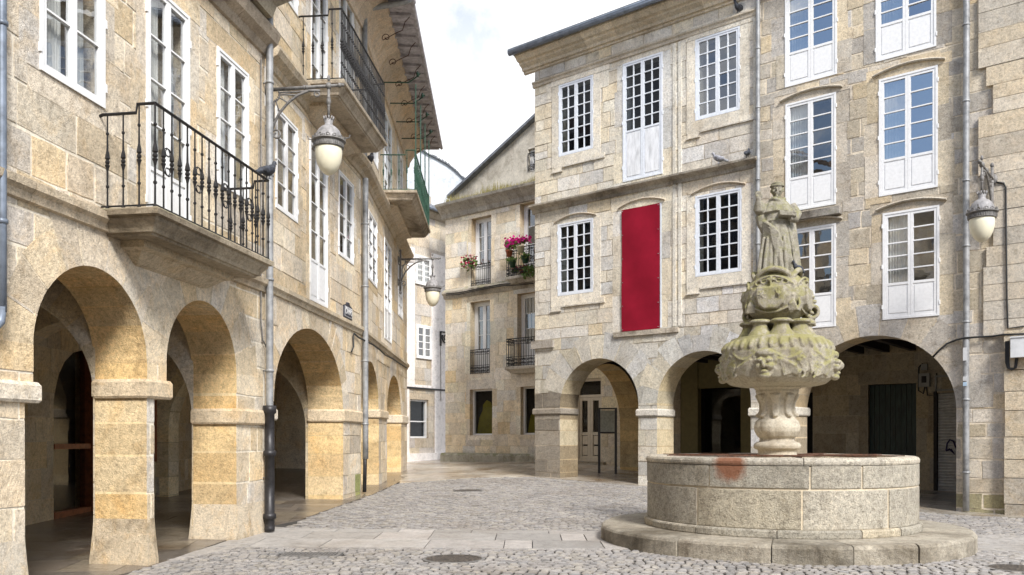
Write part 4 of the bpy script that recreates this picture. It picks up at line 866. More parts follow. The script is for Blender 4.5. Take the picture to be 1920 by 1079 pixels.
tag(cobbles(ZB, R(-33), .115, (.12,.19), rg, covered, .5).build('cobbled_slope', M['cobble']), kind='structure')
def flags(name, poly, ang, rw, ln, rng, mat, bases, gap=.012, org=(0,14), dz=.0, thick=.03, jit=.004, mortar=(.1,.09,.08)):
    """flagstones cut to a plan outline"""
    ca, sa = math.cos(ang), math.sin(ang); loc = [((x-org[0])*ca+(y-org[1])*sa, -(x-org[0])*sa+(y-org[1])*ca) for x, y in poly]
    x0, x1, y0, y1 = min(p[0] for p in loc), max(p[0] for p in loc), min(p[1] for p in loc), max(p[1] for p in loc)
    st = courses(rng, x0, x1, y0, y1, rw, ln, gap, jit, False); V, FA_, inf = [], [], []
    def add(p, i):
        if sum(p[k-1][0]*p[k][1]-p[k][0]*p[k-1][1] for k in range(len(p))) < 0: p = p[::-1]
        FA_.append(list(range(len(V), len(V)+len(p)))); V.extend(Vector(q) for q in p); inf.append(i)
    add(loc, None)
    for s in st: add(s, shade(rng.choice(bases), rng.uniform(.8,1.15)))
    vo, eo, fo, _, _, of = delaunay_2d_cdt(V, [], FA_, 1, 1e-5)
    W = np.array([(org[0]+v.x*ca-v.y*sa, org[1]+v.x*sa+v.y*ca) for v in vo]); Z = ground_z(W)+dz; b = MB()
    lab = [(max(ids) if len(ids) > 1 else 0) if 0 in ids else None for ids in of]; em = {}
    for k, t in enumerate(fo):
        for i in range(3): em[(t[i], t[(i+1)%3])] = k
    for k, t in enumerate(fo):
        if not lab[k]: continue
        b.face([(W[i][0], W[i][1], Z[i]) for i in t], 0, inf[lab[k]])
        for i in range(3):
            a, e = t[i], t[(i+1)%3]; o = em.get((e,a))
            if o is None or lab[o] != lab[k]: b.face([(W[a][0],W[a][1],Z[a]), (W[a][0],W[a][1],Z[a]-thick), (W[e][0],W[e][1],Z[e]-thick), (W[e][0],W[e][1],Z[e])], 0, inf[lab[k]])
    return tag(b.build(name, M[mat]), kind='structure')
FL = [(.35,.33,.31),(.375,.35,.33),(.32,.305,.29)]
flags('flagstone_band', [(-4.35,15.2),(-4.5,12.9),(-4.75,11.0),(-4.66,11.0),(-4.1,12.74),(9.4,12.64),(9.4,band_y1-.02),(-3.7,band_y1+.0)], R(-1), (.8,1.0), (.8,1.7), rg, 'flag', FL, .016, (0,13), .004)
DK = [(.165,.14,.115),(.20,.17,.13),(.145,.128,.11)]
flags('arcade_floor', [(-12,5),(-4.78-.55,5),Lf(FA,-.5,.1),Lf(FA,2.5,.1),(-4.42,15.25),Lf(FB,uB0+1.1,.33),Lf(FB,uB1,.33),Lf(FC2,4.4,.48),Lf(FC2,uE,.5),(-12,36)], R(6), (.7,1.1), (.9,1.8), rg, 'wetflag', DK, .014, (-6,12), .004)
WT_ = [(.42,.37,.30),(.45,.41,.35),(.38,.33,.265)]
flags('lane_paving', [Lf(FC2,4.45,.5),(kerb[4][0]+.05,kerb[4][1]-.5),(-1.2,27.8),(front[0][0]-.1,front[0][1]+.1),Lf(FC,0,-.02),(FC.pt(0,0,-7).x,FC.pt(0,0,-7).y),(4,36),(.5,40),(-3,44),(-8,48),(-9,40),(-4.6,33)], R(-20), (.7,1.1), (.8,1.6), rg, 'wetflag', WT_, .014, (-1,33), .004)
flags('arcade_pavement', [front[0],front[1],front[2],front[3],Lf(FC,uDE,-6),Lf(FC,0,-6)], R(-39.2), (.6,1.0), (.8,1.6), rg, 'wetflag', [(.34,.305,.26),(.37,.335,.285),(.30,.275,.235)], .012, (4,25), .006)

# ---- covers and grate set in the paving
def cover(x, y, r, label):
    z = gz(x,y); b = MB(); b.lathe((x,y,z), [(r,-.05),(r,.006),(r*.9,.008),(r*.88,.003),(r*.01,.005)], 40)
    t = thing('manhole_cover', (x,y,z), label, 'manhole cover'); b.build('lid', M['cover'], t)
    b = MB(); b.lathe((x,y,z), [(r+.05,-.05),(r+.05,.004),(r+.004,.007),(r+.003,-.05)], 40); b.build('rim', M['greyiron'], t)
cover(mx, my, .38, 'round chequered iron cover set in the near cobbles')
cover(m4[0], m4[1], .36, 'worn round iron cover far up the cobbled slope')
cover(m3[0], m3[1], .31, 'rusty iron cover past the fountain step at the picture edge')
t = thing('drain_grate', (gx,gy,gz(gx,gy)), 'rectangular iron drain grate at the edge of the flagstone band', 'drain grate'); z = gz(gx,gy)
FX = Frame((gx,gy), (1,0)); b = MB(); ring_box(b, Frame((gx,gy),(1,0)), -.39,.39, z-.04, z+.006, -.18, .18, .02)
b = MB()
for i in range(17): u = -.37+.74*i/16; b.box(FX, u-.011, u+.011, z-.04, z+.006, -.17, .17)
b.build('bars', M['greyiron'], t)
b = MB(); b.box(FX,-.41,.41,z-.05,z+.007,.172,.20); b.box(FX,-.41,.41,z-.05,z+.007,-.20,-.172); b.box(FX,-.41,-.385,z-.05,z+.008,-.171,.171); b.box(FX,.385,.41,z-.05,z+.008,-.171,.171); b.build('frame', M['greyiron'], t)

# ================================================================== fountain
Ft = thing('fountain', (fc.x, fc.y, 0), 'carved stone fountain with a round basin and a standing friar statue', 'fountain')
m, nt, bb_, out = M['granite'], M['granite'].node_tree, None, None
mb_ = stone_mat('basin_granite', speck=.95, stain=.6, bump=1.0, scale=.9, stain_col=(.5,.46,.4)); nt = mb_.node_tree; bs = [q for q in nt.nodes if q.type == 'BSDF_PRINCIPLED'][0]
def on_basin(px, z, r=2.12):
    k = (px-CX)/FPX; lo = 9.0
    Y = 8.0
    while (k*Y-fc.x)**2+(Y-fc.y)**2 > r*r and Y < 20: Y += .005
    return Vector((k*Y-fc.x, Y-fc.y, z))
rp = on_basin(1367, 1.27); tc = N(nt,'ShaderNodeTexCoord').outputs['Object']; d = N(nt,'ShaderNodeVectorMath', operation='DISTANCE'); nt.links.new(tc, d.inputs[0]); d.inputs[1].default_value = rp
ad = N(nt,'ShaderNodeMath', operation='MULTIPLY_ADD'); nt.links.new(noise(nt, tc, 7, 5, .7), ad.inputs[0]); ad.inputs[1].default_value = .22; nt.links.new(d.outputs['Value'], ad.inputs[2])
msk = ramp(nt, ad.outputs[0], [(.28,(.9,.9,.9)),(.40,(0,0,0))]); src = bs.inputs['Base Color'].links[0].from_socket; nt.links.new(mixc(nt, src, (.22,.075,.028), msk, 'MIX'), bs.inputs['Base Color'])
def ring_blocks(b, r0, r1, z0, z1, n, rng, bases, off=0, gap=.012, rnd=.02, jit=.006, m=0):
    e = [2*math.pi*(i+off+rng.uniform(-.22,.22))/n for i in range(n)]; e.append(e[0]+2*math.pi)
    for i in range(n):
        g = gap/2/r1; t0, t1 = e[i]+g, e[i+1]-g; k = max(4, int((t1-t0)*24)); c = shade(rng.choice(bases), rng.uniform(.86,1.1)); j = rng.uniform(-jit,jit)
        sec = [(r0,z0),(r1+j-rnd*.2,z0+.002),(r1+j,z0+rnd*.6),(r1+j,z1-rnd),(r1+j-rnd*.4,z1-rnd*.35),(r1+j-rnd*1.2,z1),(r0,z1)]
        rows = [[Vector((fc.x+r*math.cos(t0+(t1-t0)*q/k), fc.y+r*math.sin(t0+(t1-t0)*q/k), z)) for r, z in reversed(sec)] for q in range(k+1)]
        b.grid(rows, m, c, True, True, True)
GR = [(.385,.345,.265),(.365,.335,.275),(.40,.35,.26),(.34,.315,.26)]
b = MB(); b.lathe((fc.x,fc.y,0), [(2.80,-.3),(2.80,.2),(2.75,.225)], 64, 0, (.4,.35,.27)); ring_blocks(b, 2.0, 2.88, -.3, .245, 15, rg, [(.345,.31,.25),(.32,.29,.235)], .3, .016, .05, .025); b.build('step', M['step'], Ft)
b = MB(); ring_blocks(b, 1.9, 2.155, .245, .365, 13, rg, GR, .1, .014, .03); b.build('plinth', mb_, Ft)
b = MB(); b.lathe((fc.x,fc.y,0), [(2.086,.24),(2.086,1.25)], 256, 1, (.58,.50,.37)); b.lathe((fc.x,fc.y,0), [(1.80,1.2),(1.80,.3)], 64, 1, (.3,.27,.2))
ring_blocks(b, 1.82, 2.10, .37, .92, 9, rg, GR, .55, .030, .012); ring_blocks(b, 1.82, 2.10, .945, 1.262, 10, rg, GR, .15, .030, .01); b.build('basin', [mb_, M['mortar']], Ft)
b = MB(); ring_blocks(b, 1.80, 2.118, 1.266, 1.37, 9, rg, [(.46,.415,.335),(.43,.395,.33)], .35, .014, .045); b.build('rim', mb_, Ft)
b = MB(); b.lathe((fc.x,fc.y,0), [(1.805,.95),(.01,.951)], 48); m, nt, pb_, out = new_mat('basin_water'); pb_.inputs['Base Color'].default_value = (.02,.03,.025,1); pb_.inputs['Roughness'].default_value = .05; b.build('water', m, Ft)
b = MB()
for k in range(10):
    a = 2*math.pi*(k+.3)/10; p = lambda r, z: Vector((fc.x+r*math.cos(a), fc.y+r*math.sin(a), z)); b.tube([p(.3,1.375), p(1.2,1.378), p(1.9,1.374)], .011, 6)
for r in (.75,): b.tube([(fc.x+r*math.cos(2*math.pi*q/40), fc.y+r*math.sin(2*math.pi*q/40), 1.375) for q in range(40)], .016, 5, closed=True)
b.build('grate', M['rust'], Ft)
def remesh(o, v, smooth=True):
    md = o.modifiers.new('Remesh', 'REMESH'); md.mode = 'VOXEL'; md.voxel_size = v; md.use_smooth_shade = smooth
    return o
C0 = Vector((fc.x, fc.y, 0))
def reshape(b, s, a, c): b.v = [(C0.x+(x-C0.x)*s, C0.y+(y-C0.y)*s, z*a+c) for x, y, z in b.v]
b = MB()
lob = lambda n, a, lo, hi: (lambda t, z: 1 + a*(abs(math.cos(n*t/2))-.5)*2 if lo < z < hi else 1)
b.lathe(C0, [(.33,.3),(.33,1.36),(.30,1.40),(.30,1.46),(.36,1.48),(.375,1.53),(.35,1.575),(.27,1.60),(.26,1.64),(.31,1.68),(.355,1.76),(.365,1.83),(.34,1.92),(.27,1.99),(.25,2.02),(.235,2.10),(.24,2.2),(.27,2.3),(.33,2.39),(.345,2.41),(.33,2.43),(.345,2.45),(.37,2.46),(.37,2.53),(.3,2.56)], 64, fn=lambda t, z: 1+(.05*(abs(math.cos(4*t))-.5) if 1.64 < z < 1.95 else .04*math.cos(8*t) if 2.02 < z < 2.36 else 0))
for k in range(8):                                   # acanthus leaves curling off the neck
    a = 2*math.pi*(k+.5)/8; p = lambda r, z, s=0: C0+Vector((r*math.cos(a+s), r*math.sin(a+s), z))
    for s in (-.16, 0, .16): b.tube([p(.33,2.36,s), p(.26,2.22,s*.9), p(.262,2.1,s*.8), p(.285,2.03,s*.5)], [.03,.03,.026,.032], 6)
    b.ball(p(.30,2.02), (.05,.05,.035), 8)
remesh(b.build('pedestal', M['carved_clean'], Ft), .014)
FACE = R(-29)
rot = Matrix.Rotation(FACE, 3, 'Z')
LP = lambda x, y, z: C0 + rot @ Vector((x, y, z))
def cyl(r, t, z): return C0 + rot @ Vector((r*math.cos(t), r*math.sin(t), z))
b = MB()
b.lathe(C0, [(.3,2.50),(.70,2.525),(.83,2.555),(.93,2.63),(.985,2.75),(.99,2.90),(.985,3.06),(.95,3.18),(.86,3.29),(.75,3.34),(.3,3.36)], 72)
for k in range(34):                                  # gadroons under the lip
    a = 2*math.pi*k/34; q = Matrix.Rotation(a+FACE, 3, 'Z') @ Matrix.Rotation(R(52), 3, 'Y')
    b.ball(cyl(.925,a,3.20), (.115,.05,.045), 8, rot=q)
b.tube([cyl(.985-.05*max(0,(.08*math.cos(8*q*2*math.pi/160))/.08)*.6, q*2*math.pi/160, 3.0+.075*math.cos(8*q*2*math.pi/160)) for q in range(160)], .026, 6, closed=True)
b.tube([cyl(.80,q*2*math.pi/60,3.315) for q in range(60)], .028, 6, closed=True)
rb = random.Random(11)
for k in range(4):
    a = -math.pi/2 + k*math.pi/2
    for dx, dz, ry, rz, dr in ((0,0,.15,.19,.0),(-.05,.05,.055,.04,.09),(.05,.05,.055,.04,.09),(0,.0,.032,.06,.13),(-.065,-.03,.055,.05,.08),(.065,-.03,.055,.05,.08),(0,-.10,.06,.03,.07),(0,-.155,.08,.05,.05),(0,.15,.13,.06,.04),(-.13,.08,.05,.09,.0),(.13,.08,.05,.09,.0)):
        b.ball(cyl(.945+dr*1.0, a+dx*1.3/.97, 2.84+dz*1.2), (.08,ry*1.3,rz*1.2), 10, rot=Matrix.Rotation(a+FACE, 3, 'Z'))
    for s in (-1, 1):
        for j in range(7):                           # wings beside each mask
            a2 = a+s*(.26+.042*j); b.tube([cyl(.975, a+s*.22, 2.92-.01*j), cyl(1.0, a2, 2.92-.02*j), cyl(.96, a2+s*.07, 2.68-.012*abs(j-3))], [.034,.036,.018], 6)
        a3 = a+s*.66                                  # leaf scrolls between
        for j in range(9):
            c = cyl(.985, a3+rb.uniform(-.10,.10), 2.82+rb.uniform(-.15,.14)); tx = rot @ Vector((-math.sin(a3), math.cos(a3), 0))
            b.tube(spiral(c, tx, Z3, .075, .015, .9, 12, rb.uniform(0,6)), .024, 5)
reshape(b, .90, .95, .10)
remesh(b.build('bowl', M['carved'], Ft), .012)
b = MB()
b.lathe(C0, [(.3,3.30),(.76,3.335),(.765,3.365),(.72,3.385),(.60,3.41),(.40,3.44),(.30,3.5),(.3,3.66)], 48)
for k in range(8):
    a = 2*math.pi*(k+.45)/8 + math.pi/2; c = cyl(.47, a, 0); b.lathe(c, [(.25,3.36),(.21,3.42),(.15,3.50),(.125,3.55),(.13,3.575),(.18,3.59),(.185,3.62),(.15,3.64)], 18)
for k in range(6): a = 2*math.pi*k/6; b.ball(cyl(.60,a,3.42), (.07,.07,.04), 8)
reshape(b, .92, 1.10, -.455)
remesh(b.build('baluster_ring', M['carved'], Ft), .013)
b = MB()                                             # four-sided coat of arms block
rows = []
for r, z in ((.20,3.60),(.34,3.64),(.44,3.72),(.52,3.84),(.565,3.98),(.555,4.12),(.49,4.26),(.38,4.38),(.25,4.46),(.1,4.48)):
    rows.append([LP(r*math.copysign(abs(math.cos(t))**.8, math.cos(t)), r*math.copysign(abs(math.sin(t))**.8, math.sin(t))*.95, z) for t in (2*math.pi*q/40 for q in range(40))])
b.grid(rows, 0, (1,1,1), True, True, True)
for k in range(4):
    Q = Matrix.Rotation(k*math.pi/2, 3, 'Z'); S = lambda x, y, z: C0 + rot @ (Q @ Vector((x,y,z)))
    fx, fy = rot @ (Q @ Vector((1,0,0))), rot @ (Q @ Vector((0,-1,0)))
    # shield plate, cross bar, border cord and knots
    prof = [(-.24,4.15),(.24,4.15),(.255,4.0),(.22,3.86),(.12,3.78),(-.12,3.78),(-.22,3.86),(-.255,4.0)]
    b.grid([[S(x,-.40,z) for x, z in prof],[S(x,-.565,z-.0) for x, z in prof],[S(x*.9,-.585,3.97+(z-3.97)*.9) for x, z in prof]], 0, (1,1,1), True, True, True)
    cord = [S(.40*math.cos(t), -.50+.10*abs(math.cos(t))**2, 4.03+.30*math.sin(t)) for t in (2*math.pi*q/36 for q in range(36))]; b.tube(cord, .022, 6, closed=True)
    for s in (-1, 1):
        for x, z, y in ((.13,4.26,-.47),(.23,4.23,-.46),(.32,4.17,-.43)): b.tube([S(s*x+.055*math.cos(t), y-.01, z+.04*math.sin(t)) for t in (2*math.pi*q/14 for q in range(14))], .015, 5, closed=True)
        for j in range(4): b.tube([S(s*.36,-.44,3.98), S(s*(.36+.03*(j-1.5)),-.47,3.86), S(s*(.37+.045*(j-1.5)),-.44,3.74)], [.012,.02,.026], 6)
        b.ball(S(s*.36,-.44,4.0), .035, 8)
    for x, z, w_, h_ in ((0,4.24,.018,.09),(0,4.27,.055,.018)): b.hexa([S(x-w_,-.55,z-h_), S(x+w_,-.55,z-h_), S(x+w_,-.42,z-h_), S(x-w_,-.42,z-h_), S(x-w_,-.55,z+h_), S(x+w_,-.55,z+h_), S(x+w_,-.42,z+h_), S(x-w_,-.42,z+h_)])
    for dx, dz, rx, rz in ((0,.02,.016,.06),(-.04,.02,.014,.04),(.04,.02,.014,.04),(0,-.045,.014,.03),(0,-.015,.045,.010)): b.ball(S(.15+dx,-.585,4.03+dz), (.02,.02,.02), 6) if False else b.tube([S(.15+dx-rx*.3,-.588,4.03+dz-rz), S(.15+dx,-.592,4.03+dz), S(.15+dx+(dx*.5),-.588,4.03+dz+rz)], rx, 5)
    for j in range(6): a = j*math.pi/3; b.tube([S(-.15,-.59,4.02), S(-.15+.06*math.cos(a),-.588,4.02+.06*math.sin(a))], .013, 5)
    b.tube([S(.3*math.cos(t),-.30-.10*math.sin(t),4.28+.19*math.sin(t)) for t in (math.pi*q/14 for q in range(15))], .05, 8)
for ang in (R(30), R(150)):  # scroll brackets at the corners
    cx_ = rot @ Vector((math.cos(ang), math.sin(ang), 0)); cy_ = Vector((-cx_.y, cx_.x, 0)); c = C0 + cx_*.62 + Z3*3.80
    for s in (-.10,-.05,0,.05,.10): b.tube(spiral(c+cy_*s, cx_, Z3, .165, .03, 1.6, 34, 1.2), .034, 6)
    b.lathe(C0+cx_*.56, [(.15,3.55),(.13,3.66)], 12)
    for j in range(4): b.ball(C0+cx_*(.55-.07*j)+Z3*(4.02+.11*j), (.07,.07,.08), 8)
reshape(b, .90, .955, .095)
remesh(b.build('coat_of_arms', M['carved'], Ft), .0105)
# statue: a friar with raised hand and a book
b = MB(); rs = Matrix.Rotation(R(-20), 3, 'Z'); T = lambda x, y, z: C0 + rs @ Vector((x*1.03, y*1.03, z*1.07+4.33))
rows = []
for i in range(25):
    f = i/24; z = f*1.10
    rx = np.interp(f, [0,.05,.3,.55,.72,.86,.95,1], [.275,.27,.25,.225,.195,.225,.20,.09]); ry = np.interp(f, [0,.3,.6,.8,.95,1], [.22,.2,.165,.15,.13,.08])
    row = []
    for q in range(72):
        t = 2*math.pi*q/72; fold = (.14*math.sin(9*t+2.2*f*3)+.06*math.sin(17*t-f*5))*max(0,1-f*1.15)
        sw = .12*max(0,math.sin(5*t+7*f)) * (1 if .3 < f < .75 else .4)*(1-f)
        row.append(T(rx*math.cos(t)*(1+fold+sw*.5), ry*math.sin(t)*(1+fold+sw*.5)-.01, z))
    rows.append(row)
b.grid(rows, 0, (1,1,1), True, True, True)
for k in range(7):                                   # robe gathered up to the hip on the viewer's left
    x0 = -.20+.05*k; b.tube([T(-.20,-.10,.80-.035*k), T(-.10+.01*k,-.19,.72-.05*k), T(.02,-.20,.60-.06*k), T(.10-.012*k,-.19,.36-.03*k)], [.03,.032,.03,.018], 6)
for k in range(6): x0 = -.24+.075*k; b.tube([T(x0*.8,-.17,.55), T(x0,-.20,.25), T(x0*1.12,-.215,.0)], [.02,.03,.036], 6)
# cape falling behind on the viewer's right
rows = []
for i in range(12):
    f = i/11; z = .98-.97*f; rows.append([T(.18+.13*f+.05*math.sin(q*1.3+3*f)*f+(.02*q-.05), -.10+.055*q-.02*math.sin(q*2+f*4), z) for q in range(7)] + [T(.13+.13*f+(.02*q-.05), -.03+.045*q, z) for q in reversed(range(7))])
b.grid(rows, 0, (1,1,1), True, True, True)
rows = []                                            # shoulder cape
for i in range(8):
    f = i/7; z = 1.135-.25*f; rows.append([T((.09+.195*f**.6)*math.cos(t)*(1+.03*math.sin(11*t)), (.085+.095*f**.7)*math.sin(t)*(1+.03*math.sin(11*t))-.01, z+.05*f*abs(math.sin(t))) for t in (2*math.pi*q/44 for q in range(44))])
b.grid(rows, 0, (1,1,1), True, True, True)
b.tube([T(.11*math.cos(t), .10*math.sin(t)-.01, 1.12+.02*math.cos(t*3)) for t in (2*math.pi*q/24 for q in range(24))], .034, 7, closed=True)
b.tube([T(0,0,1.08), T(.0,-.01,1.2)], [.075,.062], 10)
hd = (.0,-.02,1.285)
b.ball(T(*hd), (.088,.102,.125), 16); b.ball(T(0,-.055,1.235), (.062,.062,.06), 12)
b.ball(T(0,-.128,1.275), (.015,.024,.03), 8); b.ball(T(0,-.118,1.255), (.018,.022,.014), 8)
for s in (-1,1):
    b.ball(T(s*.036,-.108,1.300), (.016,.014,.010), 8); b.tube([T(s*.06,-.098,1.325), T(s*.035,-.118,1.330), T(s*.012,-.116,1.322)], .012, 6); b.ball(T(s*.045,-.092,1.255), (.028,.025,.028), 8); b.ball(T(s*.09,-.01,1.28), (.016,.026,.036), 8)
b.tube([T(-.026,-.112,1.222), T(0,-.118,1.226), T(.026,-.112,1.222)], .010, 6); b.tube([T(-.02,-.108,1.206), T(.02,-.108,1.206)], .010, 6); b.ball(T(0,-.10,1.178), (.026,.022,.02), 8)
b.ball(T(0,.0,1.375), (.102,.112,.042), 14); b.tube([T(.098*math.cos(t),.108*math.sin(t)-.012,1.345+.008*math.sin(t)) for t in (2*math.pi*q/24 for q in range(24))], .018, 6, closed=True)
b.tube([T(-.15,.0,1.04), T(-.235,-.04,.95), T(-.265,-.12,1.0), T(-.265,-.165,1.10)], [.10,.115,.10,.062], 10)   # raised right arm in a wide sleeve
b.tube([T(-.25,-.07,.90), T(-.24,-.05,.78), T(-.20,-.03,.66)], [.09,.075,.05], 8)
b.tube([T(-.265,-.165,1.06), T(-.272,-.185,1.15)], [.05,.042], 8); b.ball(T(-.275,-.19,1.155), (.046,.032,.055), 10)
for j, (dx, L_) in enumerate(((-.030,.062),(-.010,.074),(.010,.070),(.029,.055))): b.tube([T(-.275+dx,-.195,1.18), T(-.275+dx*1.2,-.205,1.18+L_*.6), T(-.275+dx*1.25,-.19-.02*j*.3,1.18+L_)], [.013,.012,.010], 6)
b.tube([T(-.245,-.185,1.14), T(-.222,-.20,1.165), T(-.215,-.20,1.195)], [.015,.013,.011], 6)
b.tube([T(.21,.0,1.03), T(.29,-.02,.88), T(.27,-.13,.80), T(.20,-.19,.80)], [.085,.09,.075,.045], 10)           # left arm under the book
bk = lambda x, y, z: T(.16+x*.97-y*.2, -.17+y*.97+x*.2, .865+z+x*-.1)
b.hexa([bk(-.13,-.09,-.035), bk(.13,-.09,-.035), bk(.13,.09,-.035), bk(-.13,.09,-.035), bk(-.13,-.09,.035), bk(.13,-.09,.035), bk(.13,.09,.035), bk(-.13,.09,.035)])
for j in range(4): b.tube([T(.27,-.15-.022*j,.83), T(.285,-.16-.024*j,.87), T(.25,-.17-.022*j,.915)], .013, 6)
b.tube([T(-.20*math.cos(t)*1.0, -.155*math.sin(t)-.01, .80) for t in (2*math.pi*q/30 for q in range(30))], .018, 6, closed=True)
for s in (-.09,.07): b.ball(T(s,-.22,.015), (.045,.09,.035), 10)
b.lathe(T(0,0,-.03), [(.30,0),(.30,.03),(.28,.045)], 24)
remesh(b.build('statue', M['statue'], Ft), .009)

# ================================================================== wall lamps
def lamp_proto():
    t = thing('wall_lamp', (0,0,0), 'x', 'street lamp', 'globe lamps on scrolled wall brackets'); b = MB()
    b.tube([(.09,0,-1.12),(.09,0,.27)], .034, 10); b.ball((.09,0,.32), (.045,.045,.06), 10); b.ball((.09,0,-1.15), (.045,.045,.07), 10)
    for z in (.02,-.78):
        b.lathe((0,0,0), [], 3) if False else None
        rows = [[Vector((x, r*math.cos(q*math.pi/8), z+r*1.3*math.sin(q*math.pi/8))) for q in range(16)] for x, r in ((.0,.10),(.025,.10),(.04,.07),(.06,.04))]; b.grid(rows, 0, (1,1,1), True, True, True)
        b.tube([(.03,0,z),(.1,0,z)], .035, 8); b.ball((.09,0,z), .055, 10); b.ball((.09,0,z-.09), (.042,.042,.03), 10)
    b.tube([(.09,0,.02),(1.42,0,.06)], [.036,.028], 10); b.ball((1.43,0,.06), .045, 10); b.tube([(1.43,0,.06),(1.5,0,.063),(1.52,0,.063)], [.02,.038,.01], 8)
    for x in (.75,.8): b.ball((x,0,.04), (.022,.05,.05), 10)
    arc = [(.11,0,-.78),(.16,0,-.62),(.27,0,-.42),(.43,0,-.24),(.62,0,-.10),(.85,0,-.02),(1.05,0,-.03)]; b.tube(arc, .026, 8)
    for q in range(5): a = R(8-20*q); p = arc[5-q]; b.tube([(.14+.10*math.cos(a),0,-.06+.12*math.sin(a)), ((.14+p[0])/2+.0,0,(p[2]-.06)/2), p], .014, 6)
    b.tube([(.14+.13*math.cos(t),0,-.08+.13*math.sin(t)) for t in (2*math.pi*q/20 for q in range(20))], .016, 6, closed=True)
    X, Z = Vector((1,0,0)), Z3
    b.tube(spiral(Vector((.2,0,-.84)), X, Z, .10, .03, -1.1, 18, 2.4), .02, 6); b.tube(spiral(Vector((1.0,0,-.09)), X, Z, .07, .02, 1.2, 16, 1.2), .016, 6)
    b.build('bracket', M['greyiron'], t, True); b = MB(); x = 1.22
    b.tube([(x,0,.10),(x,0,-.62)], .026, 10); b.ball((x,0,.2), (.032,.032,.06), 10); b.ball((x,0,.055), (.06,.06,.07), 10); b.ball((x,0,-.24), (.05,.05,.08), 8); b.ball((x,0,-.17), (.04,.04,.025), 8); b.ball((x,0,-.33), (.036,.036,.02), 8); b.build('hanger_rod', M['greyiron'], t, True)
    b = MB(); b.lathe((x,0,0), [(.07,-.58),(.085,-.60),(.07,-.66),(.085,-.70),(.14,-.73),(.20,-.79),(.24,-.87),(.26,-.95),(.265,-.98)], 32)
    for q in range(10): a = q*math.pi/5; b.tube([(x+.075*math.cos(a),.075*math.sin(a),-.60),(x+.10*math.cos(a),.10*math.sin(a),-.53)], [.018,.012], 5)
    b.build('dome', M['lampgrey'], t, True); b = MB()
    b.lathe((x,0,0), [(.27,-.97),(.315,-.985),(.32,-1.0),(.29,-1.02),(.275,-1.03),(.275,-1.10),(.285,-1.115),(.27,-1.13)], 36)
    for q in range(40): a = 2*math.pi*q/40; b.box(Frame((x+.277*math.cos(a),.277*math.sin(a)), (-math.sin(a),math.cos(a))), -.008, .008, -1.095, -1.035, -.004, .009)
    for q in range(14):
        a = 2*math.pi*q/14; c = Vector((x+.30*math.cos(a),.30*math.sin(a),-.955)); tx = Vector((-math.sin(a),math.cos(a),0)); b.tube(spiral(c, tx*(1 if q%2 else -1), Z3, .055, .012, 1.3, 16, 3), .011, 5)
        if q % 7 == 0: b.tube([c, c+Vector((math.cos(a)*.1,math.sin(a)*.1,.02)), c+Vector((math.cos(a)*.11,math.sin(a)*.11,.07))], .014, 5)
    b.build('crown_ring', M['greyiron'], t); b = MB()
    b.lathe((x,0,0), [(.24,-1.09),(.252,-1.14),(.254,-1.22),(.245,-1.32),(.215,-1.43),(.165,-1.53),(.10,-1.60),(.03,-1.635)], 36); b.build('lamp_globe', M['globe'], t, True)
    return t
L0 = lamp_proto()
for i, (F, u, z, lab, w) in enumerate(((FB, uB0+.02, 7.93, 'large globe lamp hung beside the first drainpipe', .0), (FC2, FC2.u(746), 7.93, 'smallest globe lamp hung at the far end of the deep-eaved house', 0), (FC, FC.u(1863), 7.55, 'globe lamp with a mossy arm beside the tall white balcony doors', .08))):
    t = L0 if i == 0 else copy_tree(L0); p = F.pt(u, z, w); t.location = p; t.rotation_euler = (0, 0, math.atan2(F.n.y, F.n.x)); t['label'] = lab; t.scale = ((.95,)*3 if i == 0 else (1,1,1))

# ================================================================== pigeons
def pigeon_proto():
    t = thing('pigeon', (0,0,0), 'x', 'pigeon', 'pigeons on the ledges'); b = MB(); ry = Matrix.Rotation(R(-18), 3, 'Y')
    b.ball((0,0,.115), (.125,.068,.072), 14, rot=ry); b.ball((.08,0,.16), (.06,.05,.065), 10); b.tube([(.09,0,.17),(.125,0,.225),(.135,0,.255)], [.045,.032,.028], 8); b.ball((.14,0,.262), (.036,.028,.029), 10)
    b.tube([(.165,0,.260),(.195,0,.250)], [.012,.004], 6); b.tube([(-.08,0,.10),(-.17,0,.055),(-.225,0,.04)], [.05,.034,.026], 8)
    for s in (-1,1): b.ball((-.03,s*.055,.12), (.125,.025,.05), 10, rot=ry); b.tube([(.01,s*.025,.07),(.012,s*.028,.0)], .009, 5); b.tube([(-.02,s*.028,.004),(.04,s*.03,.004)], .008, 5)
    o = remesh(b.build('plumage', M['pigeon'], t), .006); return t
P0 = pigeon_proto()
def on(F, u, z, w): return F.pt(u, z, w)
pg = [(balA_end+Z3*.02, 65, 'dark pigeon on the end of the nearest black balcony rail'), (FB.pt(FB.u(684)-.2, 8.78, .2), -60, 'pigeon tucked on the cornice under the upper black balcony'),
 (FC.pt(FC.u(1387), 13.34, .07), 215, 'pigeon high under the gutter of the banner house'), (FC.pt(FC.u(1353), zc_+.07, .16), 160, 'pale pigeon standing on the mid ledge of the banner house'),
 (FC.pt(FC.u(1406), zc_+.07, .16), 60, 'small dark pigeon at the drainpipe end of the mid ledge'), (C0+Vector((.27,-.20,4.31)), -150, 'mottled pigeon crouching at the feet of the statue')]
for i, (p, a, lab) in enumerate(pg):
    t = P0 if i == 0 else copy_tree(P0); t.location = p; t.rotation_euler = (0,0,R(a)); t['label'] = lab; s = (1.1,1.1,1.15,1.15,1.0,.7)[i]; t.scale = (s,s,s)
    if i == 3:
        ch = t.children[0]; me = ch.data.copy(); me.materials[0] = M['pigeon_pale']; ch.data = me

